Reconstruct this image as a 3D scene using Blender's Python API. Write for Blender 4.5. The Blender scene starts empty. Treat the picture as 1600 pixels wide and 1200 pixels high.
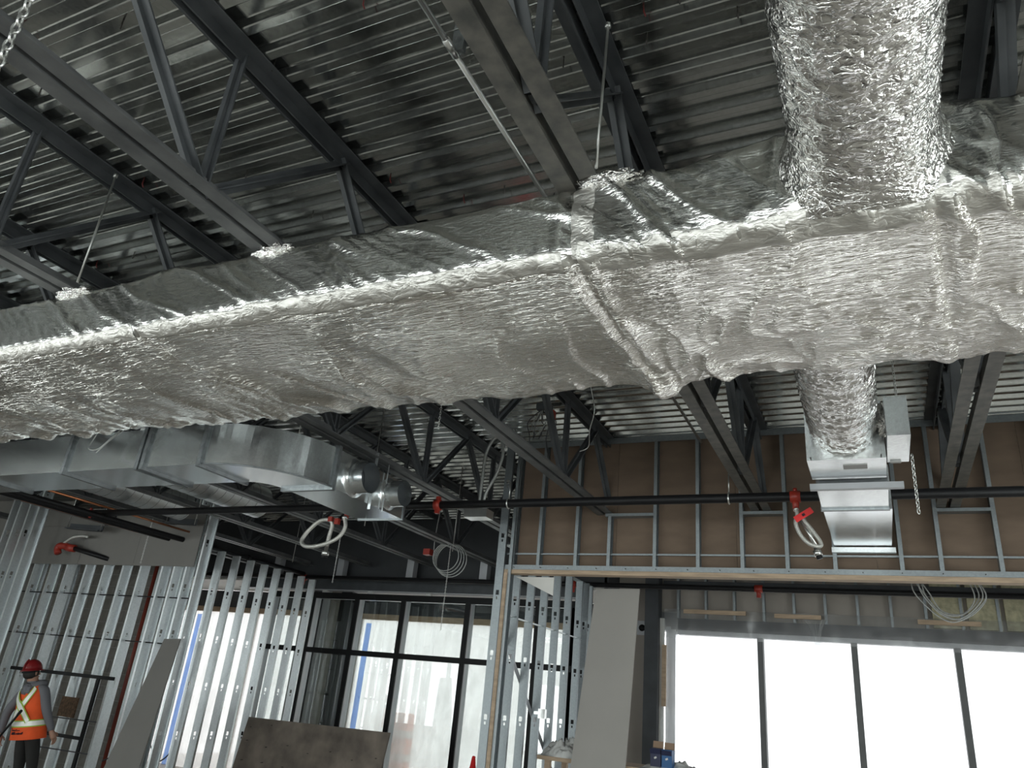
import bpy, math, random
import numpy as np
from mathutils import Vector, Matrix

scene = bpy.context.scene
C = scene.collection
random.seed(7)
H = 1.75                                   # eye height of the photographer

# ---------------------------------------------------------------- camera
def cam_axes(yaw, pitch, roll):
    cy, sy = math.cos(yaw), math.sin(yaw)
    fw = Vector((-sy*math.cos(pitch), cy*math.cos(pitch), math.sin(pitch)))
    rt = Vector((cy, sy, 0)); up = rt.cross(fw)
    c, s = math.cos(roll), math.sin(roll)
    return c*rt + s*up, -s*rt + c*up, fw
rt, up, fw = cam_axes(*[math.radians(a) for a in (26.8516, 22.982, 5.6569)])
cd = bpy.data.cameras.new('camera'); cam = bpy.data.objects.new('camera', cd); C.objects.link(cam)
cd.sensor_width = 36.0; cd.lens = 36.0*1170.1/1600.0; cd.clip_start = 0.05; cd.clip_end = 300
m = Matrix((( rt.x, up.x, -fw.x, 0), (rt.y, up.y, -fw.y, 0), (rt.z, up.z, -fw.z, H), (0, 0, 0, 1)))
cam.matrix_world = m
scene.camera = cam

# ---------------------------------------------------------------- world, daylight, exposure
world = bpy.data.worlds.new('overcast_sky'); scene.world = world; world.use_nodes = True
bg = world.node_tree.nodes['Background']
bg.inputs[0].default_value = (0.97, 0.985, 1.0, 1); bg.inputs[1].default_value = 4.6
scene.view_settings.view_transform = 'Standard'; scene.view_settings.look = 'None'
scene.view_settings.gamma = 1.0; scene.view_settings.use_curve_mapping = False
scene.view_settings.exposure = 0.6
scene.cycles.max_bounces = 8; scene.cycles.diffuse_bounces = 4; scene.cycles.glossy_bounces = 4; scene.cycles.transparent_max_bounces = 10

def portal(name, loc, rot, sx, sy):        # guides sky sampling through a real opening, adds no light
    l = bpy.data.lights.new(name, 'AREA'); l.shape = 'RECTANGLE'; l.size = sx; l.size_y = sy
    l.cycles.is_portal = True
    o = bpy.data.objects.new(name, l); C.objects.link(o); o.location = loc; o.rotation_euler = rot
PI = math.pi
portal('window_portal_back', (1.3, 11.62, 1.5), (-PI/2, 0, 0), 8.2, 2.9)
portal('window_portal_entry', (-8.4, 12.62, 1.6), (-PI/2, 0, 0), 9.6, 3.1)
portal('window_portal_right', (6.1, 1.5, 1.6), (0, PI/2, 0), 2.9, 7.0)
portal('window_portal_left', (-14.7, -2.5, 1.6), (0, -PI/2, 0), 2.9, 7.0)
portal('window_portal_rear', (-4.0, -7.1, 1.3), (PI/2, 0, 0), 17.2, 2.4)

# ---------------------------------------------------------------- materials
def new_mat(name):
    mt = bpy.data.materials.new(name); mt.use_nodes = True
    nt = mt.node_tree; return mt, nt, nt.nodes['Principled BSDF']
def nd(nt, kind, **kw):
    n = nt.nodes.new(kind)
    for k, v in kw.items(): setattr(n, k, v)
    return n
def mat(name, col, rough=0.5, metal=0.0, var=0.12, scale=6.0, bump=0.0, bscale=40.0, stretch=(1, 1, 1), spec=0.5, col2=None):
    mt, nt, b = new_mat(name)
    tc = nd(nt, 'ShaderNodeTexCoord'); mp = nd(nt, 'ShaderNodeMapping')
    mp.inputs['Scale'].default_value = stretch
    nt.links.new(tc.outputs['Object'], mp.inputs[0])
    n = nd(nt, 'ShaderNodeTexNoise'); n.inputs['Scale'].default_value = scale; n.inputs['Detail'].default_value = 5
    nt.links.new(mp.outputs[0], n.inputs['Vector'])
    r = nd(nt, 'ShaderNodeValToRGB'); r.color_ramp.elements[0].position = 0.3; r.color_ramp.elements[1].position = 0.7
    a = tuple(c*(1-var) for c in col); z = tuple(min(1, c*(1+var)) for c in (col2 or col))
    r.color_ramp.elements[0].color = (*a, 1); r.color_ramp.elements[1].color = (*z, 1)
    nt.links.new(n.outputs[0], r.inputs[0]); nt.links.new(r.outputs[0], b.inputs['Base Color'])
    b.inputs['Roughness'].default_value = rough; b.inputs['Metallic'].default_value = metal
    b.inputs['Specular IOR Level'].default_value = spec
    if bump:
        n2 = nd(nt, 'ShaderNodeTexNoise'); n2.inputs['Scale'].default_value = bscale; n2.inputs['Detail'].default_value = 4
        nt.links.new(mp.outputs[0], n2.inputs['Vector'])
        bp = nd(nt, 'ShaderNodeBump'); bp.inputs['Strength'].default_value = bump; bp.inputs['Distance'].default_value = 0.01
        nt.links.new(n2.outputs[0], bp.inputs['Height']); nt.links.new(bp.outputs[0], b.inputs['Normal'])
    return mt
def galv_mat(name, col, rough, spangle=28.0, contrast=0.25):
    mt, nt, b = new_mat(name)
    tc = nd(nt, 'ShaderNodeTexCoord')
    v = nd(nt, 'ShaderNodeTexVoronoi'); v.inputs['Scale'].default_value = spangle
    n = nd(nt, 'ShaderNodeTexNoise'); n.inputs['Scale'].default_value = 3.0; n.inputs['Detail'].default_value = 6
    nt.links.new(tc.outputs['Object'], v.inputs['Vector']); nt.links.new(tc.outputs['Object'], n.inputs['Vector'])
    hs = nd(nt, 'ShaderNodeRGBToBW'); nt.links.new(v.outputs['Color'], hs.inputs[0])
    mx = nd(nt, 'ShaderNodeMix', data_type='FLOAT'); mx.inputs[0].default_value = 0.5
    nt.links.new(hs.outputs[0], mx.inputs[2]); nt.links.new(n.outputs[0], mx.inputs[3])
    r = nd(nt, 'ShaderNodeValToRGB'); r.color_ramp.elements[0].position = 0.2; r.color_ramp.elements[1].position = 0.8
    r.color_ramp.elements[0].color = (*[c*(1-contrast) for c in col], 1)
    r.color_ramp.elements[1].color = (*[min(1, c*(1+contrast)) for c in col], 1)
    nt.links.new(mx.outputs[0], r.inputs[0]); nt.links.new(r.outputs[0], b.inputs['Base Color'])
    rr = nd(nt, 'ShaderNodeMapRange'); rr.inputs['To Min'].default_value = rough*0.8; rr.inputs['To Max'].default_value = rough*1.3
    nt.links.new(mx.outputs[0], rr.inputs[0]); nt.links.new(rr.outputs[0], b.inputs['Roughness'])
    b.inputs['Metallic'].default_value = 0.95
    bp = nd(nt, 'ShaderNodeBump'); bp.inputs['Strength'].default_value = 0.05; bp.inputs['Distance'].default_value = 0.01
    nt.links.new(n.outputs[0], bp.inputs['Height']); nt.links.new(bp.outputs[0], b.inputs['Normal'])
    return mt
def foil_mat(name, col, rough, strength, lo, hi, patch=2.2, dist=0.013):
    """crinkled foil: two sets of anisotropic creases, denser in patches"""
    mt, nt, b = new_mat(name)
    tc = nd(nt, 'ShaderNodeTexCoord')
    def ridged(st, dist, det):
        mp = nd(nt, 'ShaderNodeMapping'); mp.inputs['Scale'].default_value = st
        nt.links.new(tc.outputs['Object'], mp.inputs[0])
        n = nd(nt, 'ShaderNodeTexNoise'); n.inputs['Scale'].default_value = 1.0; n.inputs['Detail'].default_value = det; n.inputs['Distortion'].default_value = dist
        nt.links.new(mp.outputs[0], n.inputs['Vector'])
        su = nd(nt, 'ShaderNodeMath', operation='SUBTRACT'); su.inputs[1].default_value = 0.5; nt.links.new(n.outputs[0], su.inputs[0])
        ab = nd(nt, 'ShaderNodeMath', operation='ABSOLUTE'); nt.links.new(su.outputs[0], ab.inputs[0])
        sq = nd(nt, 'ShaderNodeMath', operation='POWER'); sq.inputs[1].default_value = 0.7; nt.links.new(ab.outputs[0], sq.inputs[0])
        return sq.outputs[0]
    r1 = ridged(lo, 0.8, 2); r2 = ridged(hi, 0.5, 2)
    pn = nd(nt, 'ShaderNodeTexNoise'); pn.inputs['Scale'].default_value = patch; pn.inputs['Detail'].default_value = 3
    nt.links.new(tc.outputs['Object'], pn.inputs['Vector'])
    pm_ = nd(nt, 'ShaderNodeMapRange'); pm_.inputs['From Min'].default_value = 0.38; pm_.inputs['From Max'].default_value = 0.62
    pm_.inputs['To Min'].default_value = 0.45; pm_.inputs['To Max'].default_value = 1.0; nt.links.new(pn.outputs[0], pm_.inputs[0])
    m2 = nd(nt, 'ShaderNodeMath', operation='MULTIPLY'); m2.inputs[1].default_value = 0.42; nt.links.new(r2, m2.inputs[0])
    ad = nd(nt, 'ShaderNodeMath', operation='ADD'); nt.links.new(r1, ad.inputs[0]); nt.links.new(m2.outputs[0], ad.inputs[1])
    mu = nd(nt, 'ShaderNodeMath', operation='MULTIPLY'); nt.links.new(ad.outputs[0], mu.inputs[0]); nt.links.new(pm_.outputs[0], mu.inputs[1])
    bp = nd(nt, 'ShaderNodeBump'); bp.inputs['Strength'].default_value = strength; bp.inputs['Distance'].default_value = dist
    nt.links.new(mu.outputs[0], bp.inputs['Height']); nt.links.new(bp.outputs[0], b.inputs['Normal'])
    r = nd(nt, 'ShaderNodeMapRange'); r.inputs['To Min'].default_value = rough*0.8; r.inputs['To Max'].default_value = rough*1.25
    nt.links.new(pn.outputs[0], r.inputs[0]); nt.links.new(r.outputs[0], b.inputs['Roughness'])
    b.inputs['Base Color'].default_value = (*col, 1); b.inputs['Metallic'].default_value = 1.0
    return mt
def pane_mat(name, trans, tint, rough, translucent=0.0, gloss=0.08, tl_col=(0.9, 0.92, 0.93)):
    """thin see-through sheet: transparent, partly scattering, partly glossy"""
    mt = bpy.data.materials.new(name); mt.use_nodes = True; nt = mt.node_tree; nt.nodes.clear()
    out = nd(nt, 'ShaderNodeOutputMaterial')
    tr = nd(nt, 'ShaderNodeBsdfTransparent'); tr.inputs[0].default_value = (*tint, 1)
    gl = nd(nt, 'ShaderNodeBsdfGlossy'); gl.inputs['Roughness'].default_value = rough
    last = tr.outputs[0]
    if translucent:
        tl = nd(nt, 'ShaderNodeBsdfTranslucent'); tl.inputs[0].default_value = (*tl_col, 1)
        df = nd(nt, 'ShaderNodeBsdfDiffuse'); df.inputs[0].default_value = (0.8, 0.82, 0.83, 1)
        m0 = nd(nt, 'ShaderNodeMixShader'); m0.inputs[0].default_value = 0.3
        nt.links.new(tl.outputs[0], m0.inputs[1]); nt.links.new(df.outputs[0], m0.inputs[2])
        tc = nd(nt, 'ShaderNodeTexCoord'); mp = nd(nt, 'ShaderNodeMapping'); mp.inputs['Scale'].default_value = (3, 3, 1.0)
        no = nd(nt, 'ShaderNodeTexNoise'); no.inputs['Scale'].default_value = 2.2; no.inputs['Detail'].default_value = 7
        nt.links.new(tc.outputs['Object'], mp.inputs[0]); nt.links.new(mp.outputs[0], no.inputs['Vector'])
        rg = nd(nt, 'ShaderNodeMapRange'); rg.inputs['From Min'].default_value = 0.3; rg.inputs['From Max'].default_value = 0.7
        rg.inputs['To Min'].default_value = translucent*0.75; rg.inputs['To Max'].default_value = min(1, translucent*1.25)
        nt.links.new(no.outputs[0], rg.inputs[0])
        m1 = nd(nt, 'ShaderNodeMixShader'); nt.links.new(rg.outputs[0], m1.inputs[0])
        nt.links.new(last, m1.inputs[1]); nt.links.new(m0.outputs[0], m1.inputs[2]); last = m1.outputs[0]
    m2 = nd(nt, 'ShaderNodeMixShader'); m2.inputs[0].default_value = gloss
    nt.links.new(last, m2.inputs[1]); nt.links.new(gl.outputs[0], m2.inputs[2])
    nt.links.new(m2.outputs[0], out.inputs[0])
    return mt

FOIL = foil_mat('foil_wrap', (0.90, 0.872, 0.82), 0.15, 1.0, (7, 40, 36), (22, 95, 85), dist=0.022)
FOILF = foil_mat('foil_wrap_side_darkened', (0.72, 0.72, 0.69), 0.19, 0.30, (10, 30, 34), (26, 70, 80))  # front face foil, colour darkened to stand in for its dark reflection
FOILR = foil_mat('foil_wrap_crinkled', (0.86, 0.845, 0.82), 0.18, 1.0, (13, 24, 15), (34, 50, 38), 5.0, 0.024)
TAPE = foil_mat('foil_tape_smooth', (0.74, 0.72, 0.68), 0.46, 0.7, (9, 22, 20), (30, 60, 60))
GALV = galv_mat('galvanized_sheet', (0.74, 0.77, 0.78), 0.20, 70, 0.07)
GALVR = galv_mat('galvanized_spiral', (0.74, 0.77, 0.78), 0.33, 70, 0.07)
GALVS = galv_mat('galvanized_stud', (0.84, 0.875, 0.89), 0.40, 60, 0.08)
GALVD = galv_mat('shaded_galvanized_stud', (0.33, 0.36, 0.375), 0.46, 60, 0.12)  # stud metal with shade put into its colour, for bulkhead and return wall
GALVT = galv_mat('galvanized_flange', (0.30, 0.32, 0.33), 0.40, 30)
DECK = galv_mat('galvanized_roof_deck', (0.50, 0.515, 0.50), 0.15, 55, 0.12)
JOIST = mat('grey_steel_primer', (0.062, 0.068, 0.074), 0.48, 0.0, 0.25, 5, 0.08, 60, col2=(0.08, 0.085, 0.09))
JOISTB = mat('grey_steel_primer_worn', (0.085, 0.088, 0.090), 0.45, 0.0, 0.2, 6, 0.08, 50, col2=(0.11, 0.112, 0.112))
JOISTS = mat('grey_steel_primer_scuffed', (0.095, 0.096, 0.09), 0.5, 0.0, 0.25, 14, 0.1, 50, col2=(0.125, 0.118, 0.105))
BEAM = mat('dark_steel_primer', (0.045, 0.05, 0.056), 0.5, 0, 0.2)
BLACKP = mat('black_pipe_paint', (0.007, 0.007, 0.008), 0.5, 0, 0.2, spec=0.3)
BLACKM = mat('black_mullion_paint', (0.004, 0.004, 0.0045), 0.5, 0, 0.1, spec=0.25)
ALU = mat('mill_aluminium', (0.42, 0.43, 0.45), 0.45, 0.3, 0.06)
GREYM = mat('grey_window_frame', (0.13, 0.135, 0.135), 0.5, 0, 0.1)
REDP = mat('red_fitting_paint', (0.30, 0.028, 0.016), 0.4, 0, 0.15)
REDTAG = mat('red_tag', (0.75, 0.03, 0.03), 0.5, 0, 0.05)
BRAID = mat('braided_steel_hose', (0.62, 0.61, 0.57), 0.38, 0.7, 0.25, 160, 0.5, 220)
ZINC = mat('zinc_plated_steel', (0.72, 0.72, 0.70), 0.28, 0.95, 0.1)
COPPER = mat('copper_tube', (0.62, 0.25, 0.12), 0.32, 0.95, 0.15)
BROWN = mat('brown_board_paper', (0.18, 0.128, 0.092), 0.85, 0, 0.14, 2.5, 0.05, 30, (1, 1, 3))
GREYL = mat('lit_grey_gypsum_paper', (0.40, 0.38, 0.355), 0.85, 0, 0.04, 2)  # gypsum paper lightened in colour to stand in for window light
GREYB = mat('grey_gypsum_paper', (0.185, 0.177, 0.165), 0.85, 0, 0.05, 2)
BEIGE = mat('beige_board_paper', (0.36, 0.325, 0.29), 0.85, 0, 0.07, 2)
WHITEB = mat('white_board', (0.72, 0.71, 0.68), 0.8, 0, 0.04)
INSUL = mat('mineral_wool', (0.47, 0.44, 0.30), 0.95, 0, 0.25, 16, 0.6, 50)
PINE = mat('pine_lumber', (0.47, 0.35, 0.245), 0.7, 0, 0.18, 5, 0.1, 40, (1, 6, 6))
PLY = mat('weathered_plywood', (0.135, 0.112, 0.093), 0.8, 0, 0.35, 3.2, 0.15, 30, col2=(0.17, 0.14, 0.115))
OSB = mat('osb_board', (0.11, 0.065, 0.035), 0.8, 0, 0.5, 30, 0.3, 60)
BLOCK = mat('concrete_block_face', (0.23, 0.215, 0.195), 0.92, 0, 0.15, 9, 0.3, 60)
MORTAR = mat('mortar', (0.30, 0.29, 0.27), 0.95, 0, 0.1)
CONC = mat('concrete_floor_slab', (0.54, 0.505, 0.46), 0.62, 0, 0.16, 1.6, 0.08, 20)
DARKW = mat('dark_sheathing', (0.05, 0.053, 0.057), 0.85, 0, 0.15, 2)
WALLW = mat('grey_wall_board', (0.33, 0.32, 0.30), 0.9, 0, 0.06, 1.5)
ROD = mat('zinc_rod', (0.50, 0.50, 0.48), 0.35, 0.9, 0.15)
CABLE = mat('armoured_cable', (0.50, 0.51, 0.50), 0.4, 0.75, 0.2, 120, 0.4, 200)
DARKC = mat('dark_cable', (0.05, 0.05, 0.055), 0.5)
GLASS = pane_mat('window_glass', 1, (0.93, 0.96, 0.95), 0.02, 0, 0.07)
GLASSW = pane_mat('dimmed_window_glass', 1, (0.48, 0.485, 0.485), 0.05, 0, 0.04)  # tint added to cut the daylight through the far window
POLY = pane_mat('poly_sheeting', 1, (0.97, 0.98, 0.98), 0.25, 0.22, 0.08)
POLYD = pane_mat('dusty_poly_glazing', 1, (0.50, 0.50, 0.495), 0.35, 0.5, 0.03, tl_col=(0.46, 0.46, 0.455))
BLUET = pane_mat('translucent_blue_tape', 1, (0.68, 0.80, 1.0), 0.4, 0.5, 0.04, tl_col=(0.42, 0.60, 1.0))
BLUE = mat('blue_tape', (0.12, 0.26, 0.75), 0.6, 0, 0.1)
ORANGE = mat('safety_orange', (0.95, 0.16, 0.01), 0.6, 0, 0.06)
ORANGV = mat('hi_vis_orange_cloth', (0.80, 0.095, 0.015), 0.8, 0, 0.10, 8)
REFL = mat('reflective_strip', (0.86, 0.86, 0.80), 0.35, 0.1, 0.04)
LIME = mat('lime_strip', (0.35, 0.52, 0.06), 0.7, 0, 0.06)
HELMET = mat('red_helmet_plastic', (0.20, 0.008, 0.010), 0.4, 0, 0.04)
HOOD = mat('grey_hoodie_cloth', (0.15, 0.15, 0.165), 0.95, 0, 0.12, 12)
TROUS = mat('black_work_trousers', (0.018, 0.017, 0.016), 0.9, 0, 0.2)
SKIN = mat('skin', (0.36, 0.20, 0.14), 0.6, 0, 0.06)
HAIR = mat('dark_hair', (0.015, 0.012, 0.010), 0.7, 0, 0.2)
INK = mat('dark_ink', (0.03, 0.01, 0.02), 0.8)
NAVY = mat('navy_carton', (0.022, 0.026, 0.07), 0.55, 0, 0.05)
BLUEC = mat('bright_blue_carton', (0.015, 0.10, 0.27), 0.5, 0, 0.05)
KRAFT = mat('kraft_card', (0.33, 0.22, 0.15), 0.8, 0, 0.06)
PLASTICW = mat('white_plastic_film', (0.75, 0.75, 0.73), 0.35, 0, 0.06, 5, 0.2, 20)
LABELG = mat('grey_label', (0.36, 0.35, 0.34), 0.6, 0, 0.04)
SCREWD = mat('dark_screw', (0.03, 0.025, 0.02), 0.5)
SCREWR = mat('red_screw', (0.13, 0.012, 0.012), 0.5)

# ---------------------------------------------------------------- object helpers
W = {}                                     # world origin of every object
def link(o, parent, origin):
    C.objects.link(o); W[o.name] = Vector(origin)
    if parent is not None:
        o.parent = parent; o.location = Vector(origin) - W[parent.name]
    else: o.location = origin
    return o
def tag(o, label=None, cat=None, group=None, kind=None):
    if label: o['label'] = label
    if cat: o['category'] = cat
    if group: o['group'] = group
    if kind: o['kind'] = kind
    return o
def thing(name, label, cat, loc=(0, 0, 0), group=None, kind=None):
    o = bpy.data.objects.new(name, None); o.empty_display_size = 0.1
    link(o, None, loc); return tag(o, label, cat, group, kind)
def put(name, mesh, parent, loc, rz=0.0, rot=None):
    o = bpy.data.objects.new(name, mesh); link(o, parent, loc)
    o.rotation_euler = rot if rot else (0, 0, rz)
    return o
def V(*a): return Vector(a)

class MB:
    def __init__(s): s.v = []; s.f = []; s.smooth = False
    def box(s, x0, x1, y0, y1, z0, z1):
        n = len(s.v)
        s.v += [(x0, y0, z0), (x1, y0, z0), (x1, y1, z0), (x0, y1, z0), (x0, y0, z1), (x1, y0, z1), (x1, y1, z1), (x0, y1, z1)]
        s.f += [tuple(n+i for i in q) for q in ((0, 3, 2, 1), (4, 5, 6, 7), (0, 1, 5, 4), (1, 2, 6, 5), (2, 3, 7, 6), (3, 0, 4, 7))]
        return s
    def bar(s, a, b, w, t, side=(1, 0, 0)):
        a, b = Vector(a), Vector(b); d = (b-a).normalized(); sd = Vector(side); sd = (sd - d*sd.dot(d)).normalized(); u = d.cross(sd)
        n = len(s.v)
        for p in (a, b):
            for i, j in ((-1, -1), (1, -1), (1, 1), (-1, 1)): s.v.append(tuple(p + sd*(i*w/2) + u*(j*t/2)))
        s.f += [tuple(n+i for i in q) for q in ((0, 3, 2, 1), (4, 5, 6, 7), (0, 1, 5, 4), (1, 2, 6, 5), (2, 3, 7, 6), (3, 0, 4, 7))]
        return s
    def tube(s, pts, r, n=8, cap=True):
        pts = [Vector(p) for p in pts]; rs = r if isinstance(r, (list, tuple)) else [r]*len(pts)
        base = len(s.v); prev = None
        for i, p in enumerate(pts):
            d = (pts[min(i+1, len(pts)-1)] - pts[max(i-1, 0)]).normalized()
            if prev is None:
                a = Vector((0, 0, 1)) if abs(d.z) < 0.9 else Vector((1, 0, 0))
                sd = d.cross(a).normalized()
            else: sd = (prev - d*prev.dot(d)).normalized()
            prev = sd; u = d.cross(sd)
            for k in range(n):
                t = 2*PI*k/n; s.v.append(tuple(p + sd*(rs[i]*math.cos(t)) + u*(rs[i]*math.sin(t))))
        for i in range(len(pts)-1):
            for k in range(n):
                a = base+i*n+k; b = base+i*n+(k+1) % n; s.f.append((a, b, b+n, a+n))
        if cap:
            s.f.append(tuple(base+k for k in reversed(range(n)))); s.f.append(tuple(base+(len(pts)-1)*n+k for k in range(n)))
        s.smooth = True; return s
    def prism(s, poly, a, b, axis='Y'):
        """2D profile (p,q) swept along an axis; Y: p=x,q=z  X: p=y,q=z  Z: p=x,q=y"""
        n = len(s.v); k = len(poly)
        for t in (a, b):
            for p, q in poly: s.v.append((p, t, q) if axis == 'Y' else (t, p, q) if axis == 'X' else (p, q, t))
        for i in range(k): j = (i+1) % k; s.f.append((n+i, n+j, n+k+j, n+k+i))
        s.f.append(tuple(n+i for i in reversed(range(k)))); s.f.append(tuple(n+k+i for i in range(k))); return s
    def grid(s, P, closed_u=False, closed_v=False):
        """P: array (nu, nv, 3)"""
        nu, nv = P.shape[:2]; n = len(s.v); s.v += [tuple(p) for p in P.reshape(-1, 3).tolist()]
        for i in range(nu if closed_u else nu-1):
            for j in range(nv if closed_v else nv-1):
                i2, j2 = (i+1) % nu, (j+1) % nv
                s.f.append((n+i*nv+j, n+i2*nv+j, n+i2*nv+j2, n+i*nv+j2))
        s.smooth = True; return s
    def lathe(s, prof, cx, cy, n=20):
        """profile of (r, z) about a vertical axis"""
        base = len(s.v)
        for r, z in prof:
            for k in range(n): t = 2*PI*k/n; s.v.append((cx+r*math.cos(t), cy+r*math.sin(t), z))
        for i in range(len(prof)-1):
            for k in range(n):
                a = base+i*n+k; b = base+i*n+(k+1) % n; s.f.append((a, b, b+n, a+n))
        s.smooth = True; return s
    def mesh(s, name, mt, center=True):
        v = np.array(s.v, dtype=np.float64); c = (v.min(0)+v.max(0))/2 if center else np.zeros(3)
        me = bpy.data.meshes.new(name); me.from_pydata((v-c).tolist(), [], s.f)
        me.materials.append(mt)
        if s.smooth: me.polygons.foreach_set('use_smooth', [True]*len(me.polygons))
        me.update(); return me, c
    def build(s, name, mt, parent=None, label=None, cat=None, group=None, kind=None, flat=False):
        if flat: s.smooth = False
        me, c = s.mesh(name, mt); o = bpy.data.objects.new(name, me); link(o, parent, c)
        return tag(o, label, cat, group, kind)

def spline(pts, n=8, closed=False):
    P = [Vector(p) for p in pts]; out = []; k = len(P)
    for i in range(k if closed else k-1):
        p0 = P[(i-1) % k] if closed else P[max(i-1, 0)]; p1 = P[i]; p2 = P[(i+1) % k]
        p3 = P[(i+2) % k] if closed else P[min(i+2, k-1)]
        for j in range(n):
            t = j/n
            out.append(0.5*((2*p1) + (p2-p0)*t + (2*p0-5*p1+4*p2-p3)*t*t + (3*p1-p0-3*p2+p3)*t**3))
    if not closed: out.append(P[-1])
    return out

# gradient noise, vectorised
def _perlin(x, y, seed=0):
    xi = np.floor(x).astype(np.int64); yi = np.floor(y).astype(np.int64); xf = x-xi; yf = y-yi
    def g(ix, iy):
        h = (ix*374761393 + iy*668265263 + seed*974634777) & 0xffffffff
        h = ((h ^ (h >> 13))*1274126177) & 0xffffffff; h = h ^ (h >> 16)
        a = (h % 4096)/4096.0*2*np.pi; return np.cos(a), np.sin(a)
    u = xf*xf*xf*(xf*(xf*6-15)+10); v = yf*yf*yf*(yf*(yf*6-15)+10)
    def d(ix, iy, fx, fy): gx, gy = g(ix, iy); return gx*fx+gy*fy
    a = d(xi, yi, xf, yf); b = d(xi+1, yi, xf-1, yf); c = d(xi, yi+1, xf, yf-1); e = d(xi+1, yi+1, xf-1, yf-1)
    return (a*(1-u)+b*u)*(1-v) + (c*(1-u)+e*u)*v
def ridge(x, y, seed=0): return 1-np.abs(_perlin(x, y, seed))*2.2
def fbm(x, y, seed=0, o=3):
    r = 0; a = 1
    for i in range(o): r = r + a*_perlin(x*2**i, y*2**i, seed+i*7); a *= 0.5
    return r

# ================================================================ SETTING
XL, XR, YR, YB = -14.5, 6.0, -7.0, 11.5
ZD = H + 2.75                                # underside of the roof deck
tag(MB().box(XL-0.3, XR+0.3, YR-0.3, 16.0, -0.15, 0).build('floor', CONC), 'grey concrete floor slab', None, None, 'structure')

# roof deck: fluted steel sheets, flutes run along X
ceil = thing('ceiling', 'fluted galvanized steel roof deck', None, (XL, YR, ZD), None, 'structure')
def deck_mesh(length):
    b = MB(); pitch = 0.1524; prof = []
    for k in range(6):
        y = k*pitch
        prof += [(y+0.004, 0.0), (y+0.042, 0.0), (y+0.0475, 0.004), (y+0.0605, 0.036), (y+0.066, 0.040), (y+0.132, 0.040), (y+0.1375, 0.036), (y+0.1505, 0.004)]
    prof.append((6*pitch+0.004, 0.0))
    n = len(prof)
    for x in (0, length):
        for p, q in prof: b.v.append((x, p, q))
    for i in range(n-1): b.f.append((i, n+i, n+i+1, i+1))
    return b.mesh('deck_sheet', DECK, False)[0]
dm = deck_mesh(6.9)
for j in range(21):
    for i in range(3):
        put('deck_sheet', dm, ceil, (XL+i*6.85, YR+j*0.9144, ZD + (0.0015 if (i+j) % 2 else 0)))
MB().box(XL-0.3, XR+0.3, YR-0.3, 12.3, ZD+0.05, ZD+0.15).build('roof_insulation', DARKW, ceil)
# screws poking through the deck
sc_d = MB().tube([(0, 0, 0.03), (0, 0, -0.045)], 0.004, 5).mesh('screw', SCREWD, False)[0]
sc_r = MB().tube([(0, 0, 0.03), (0.004, 0, -0.03), (0.010, 0.008, -0.05)], 0.004, 5).mesh('screw_red', SCREWR, False)[0]
rs = random.Random(3)
for k in range(46):
    x = rs.uniform(-5.2, 0.2); y = 1.0+rs.uniform(0, 2.3)
    y = YR + round((y-YR)/0.1524)*0.1524 + 0.09
    put('screw', sc_r if k % 3 == 0 else sc_d, ceil, (x, y, ZD+0.03))

# room shell: rear and right side are glazed storefronts (daylight), left is block
def frame_wall(name, label, along, fixed, a0, a1, nbay, zh=3.0):
    t = thing(name, label, None, (0, 0, 0), None, 'structure')
    def bx(n, p0, p1, z0, z1, th, mt):
        m_ = MB()
        if along == 'X': m_.box(p0, p1, fixed-th/2, fixed+th/2, z0, z1)
        else: m_.box(fixed-th/2, fixed+th/2, p0, p1, z0, z1)
        return m_.build(n, mt, t)
    bx('sill', a0, a1, 0, 0.15, 0.2, BEAM); bx('header', a0, a1, zh, ZD+0.04, 0.2, WALLW)
    for k in range(nbay+1):
        p = a0+(a1-a0)*k/nbay; bx('mullion', p-0.05, p+0.05, 0.15, zh, 0.14, BLACKM)
    for k in range(nbay):
        p0 = a0+(a1-a0)*k/nbay+0.05; p1 = a0+(a1-a0)*(k+1)/nbay-0.05; bx('pane', p0, p1, 0.15, zh, 0.012, GLASS)
frame_wall('wall_rear', 'glazed storefront behind the photographer', 'X', YR, -12.6, 4.6, 8, 2.5)
frame_wall('wall_right', 'glazed storefront on the right of the room', 'Y', XR, -2.0, 5.0, 5)
MB().box(XL-0.3, -12.6, YR-0.1, YR+0.1, 0, ZD+0.04).build('wall_rear_return', WALLW, None, 'board wall beside the rear storefront', None, None, 'structure')
MB().box(4.6, XR+0.1, YR-0.1, YR+0.1, 0, ZD+0.04).build('wall_rear_corner', WALLW, None, 'board wall at the rear corner', None, None, 'structure')
MB().box(XR-0.1, XR+0.1, YR, -2.0, 0, ZD+0.04).build('wall_right_corner', WALLW, None, 'board wall at the right rear corner', None, None, 'structure')
MB().box(XR-0.1, XR+0.1, 5.0, YB+0.1, 0, ZD+0.04).build('wall_right_end', WALLW, None, 'board wall at the right far corner', None, None, 'structure')
frame_wall('wall_left', 'glazed storefront at the left end of the room', 'Y', XL-0.1, -6.0, 1.0, 4, 3.0)
MB().box(XL-0.2, XL, YR, -6.0, 0, ZD+0.04).build('wall_left_corner', WALLW, None, 'board wall at the left rear corner', None, None, 'structure')
MB().box(XL-0.2, XL, 1.0, 12.9, 0, ZD+0.04).build('wall_left_end', WALLW, None, 'board wall at the left far corner', None, None, 'structure')
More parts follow.
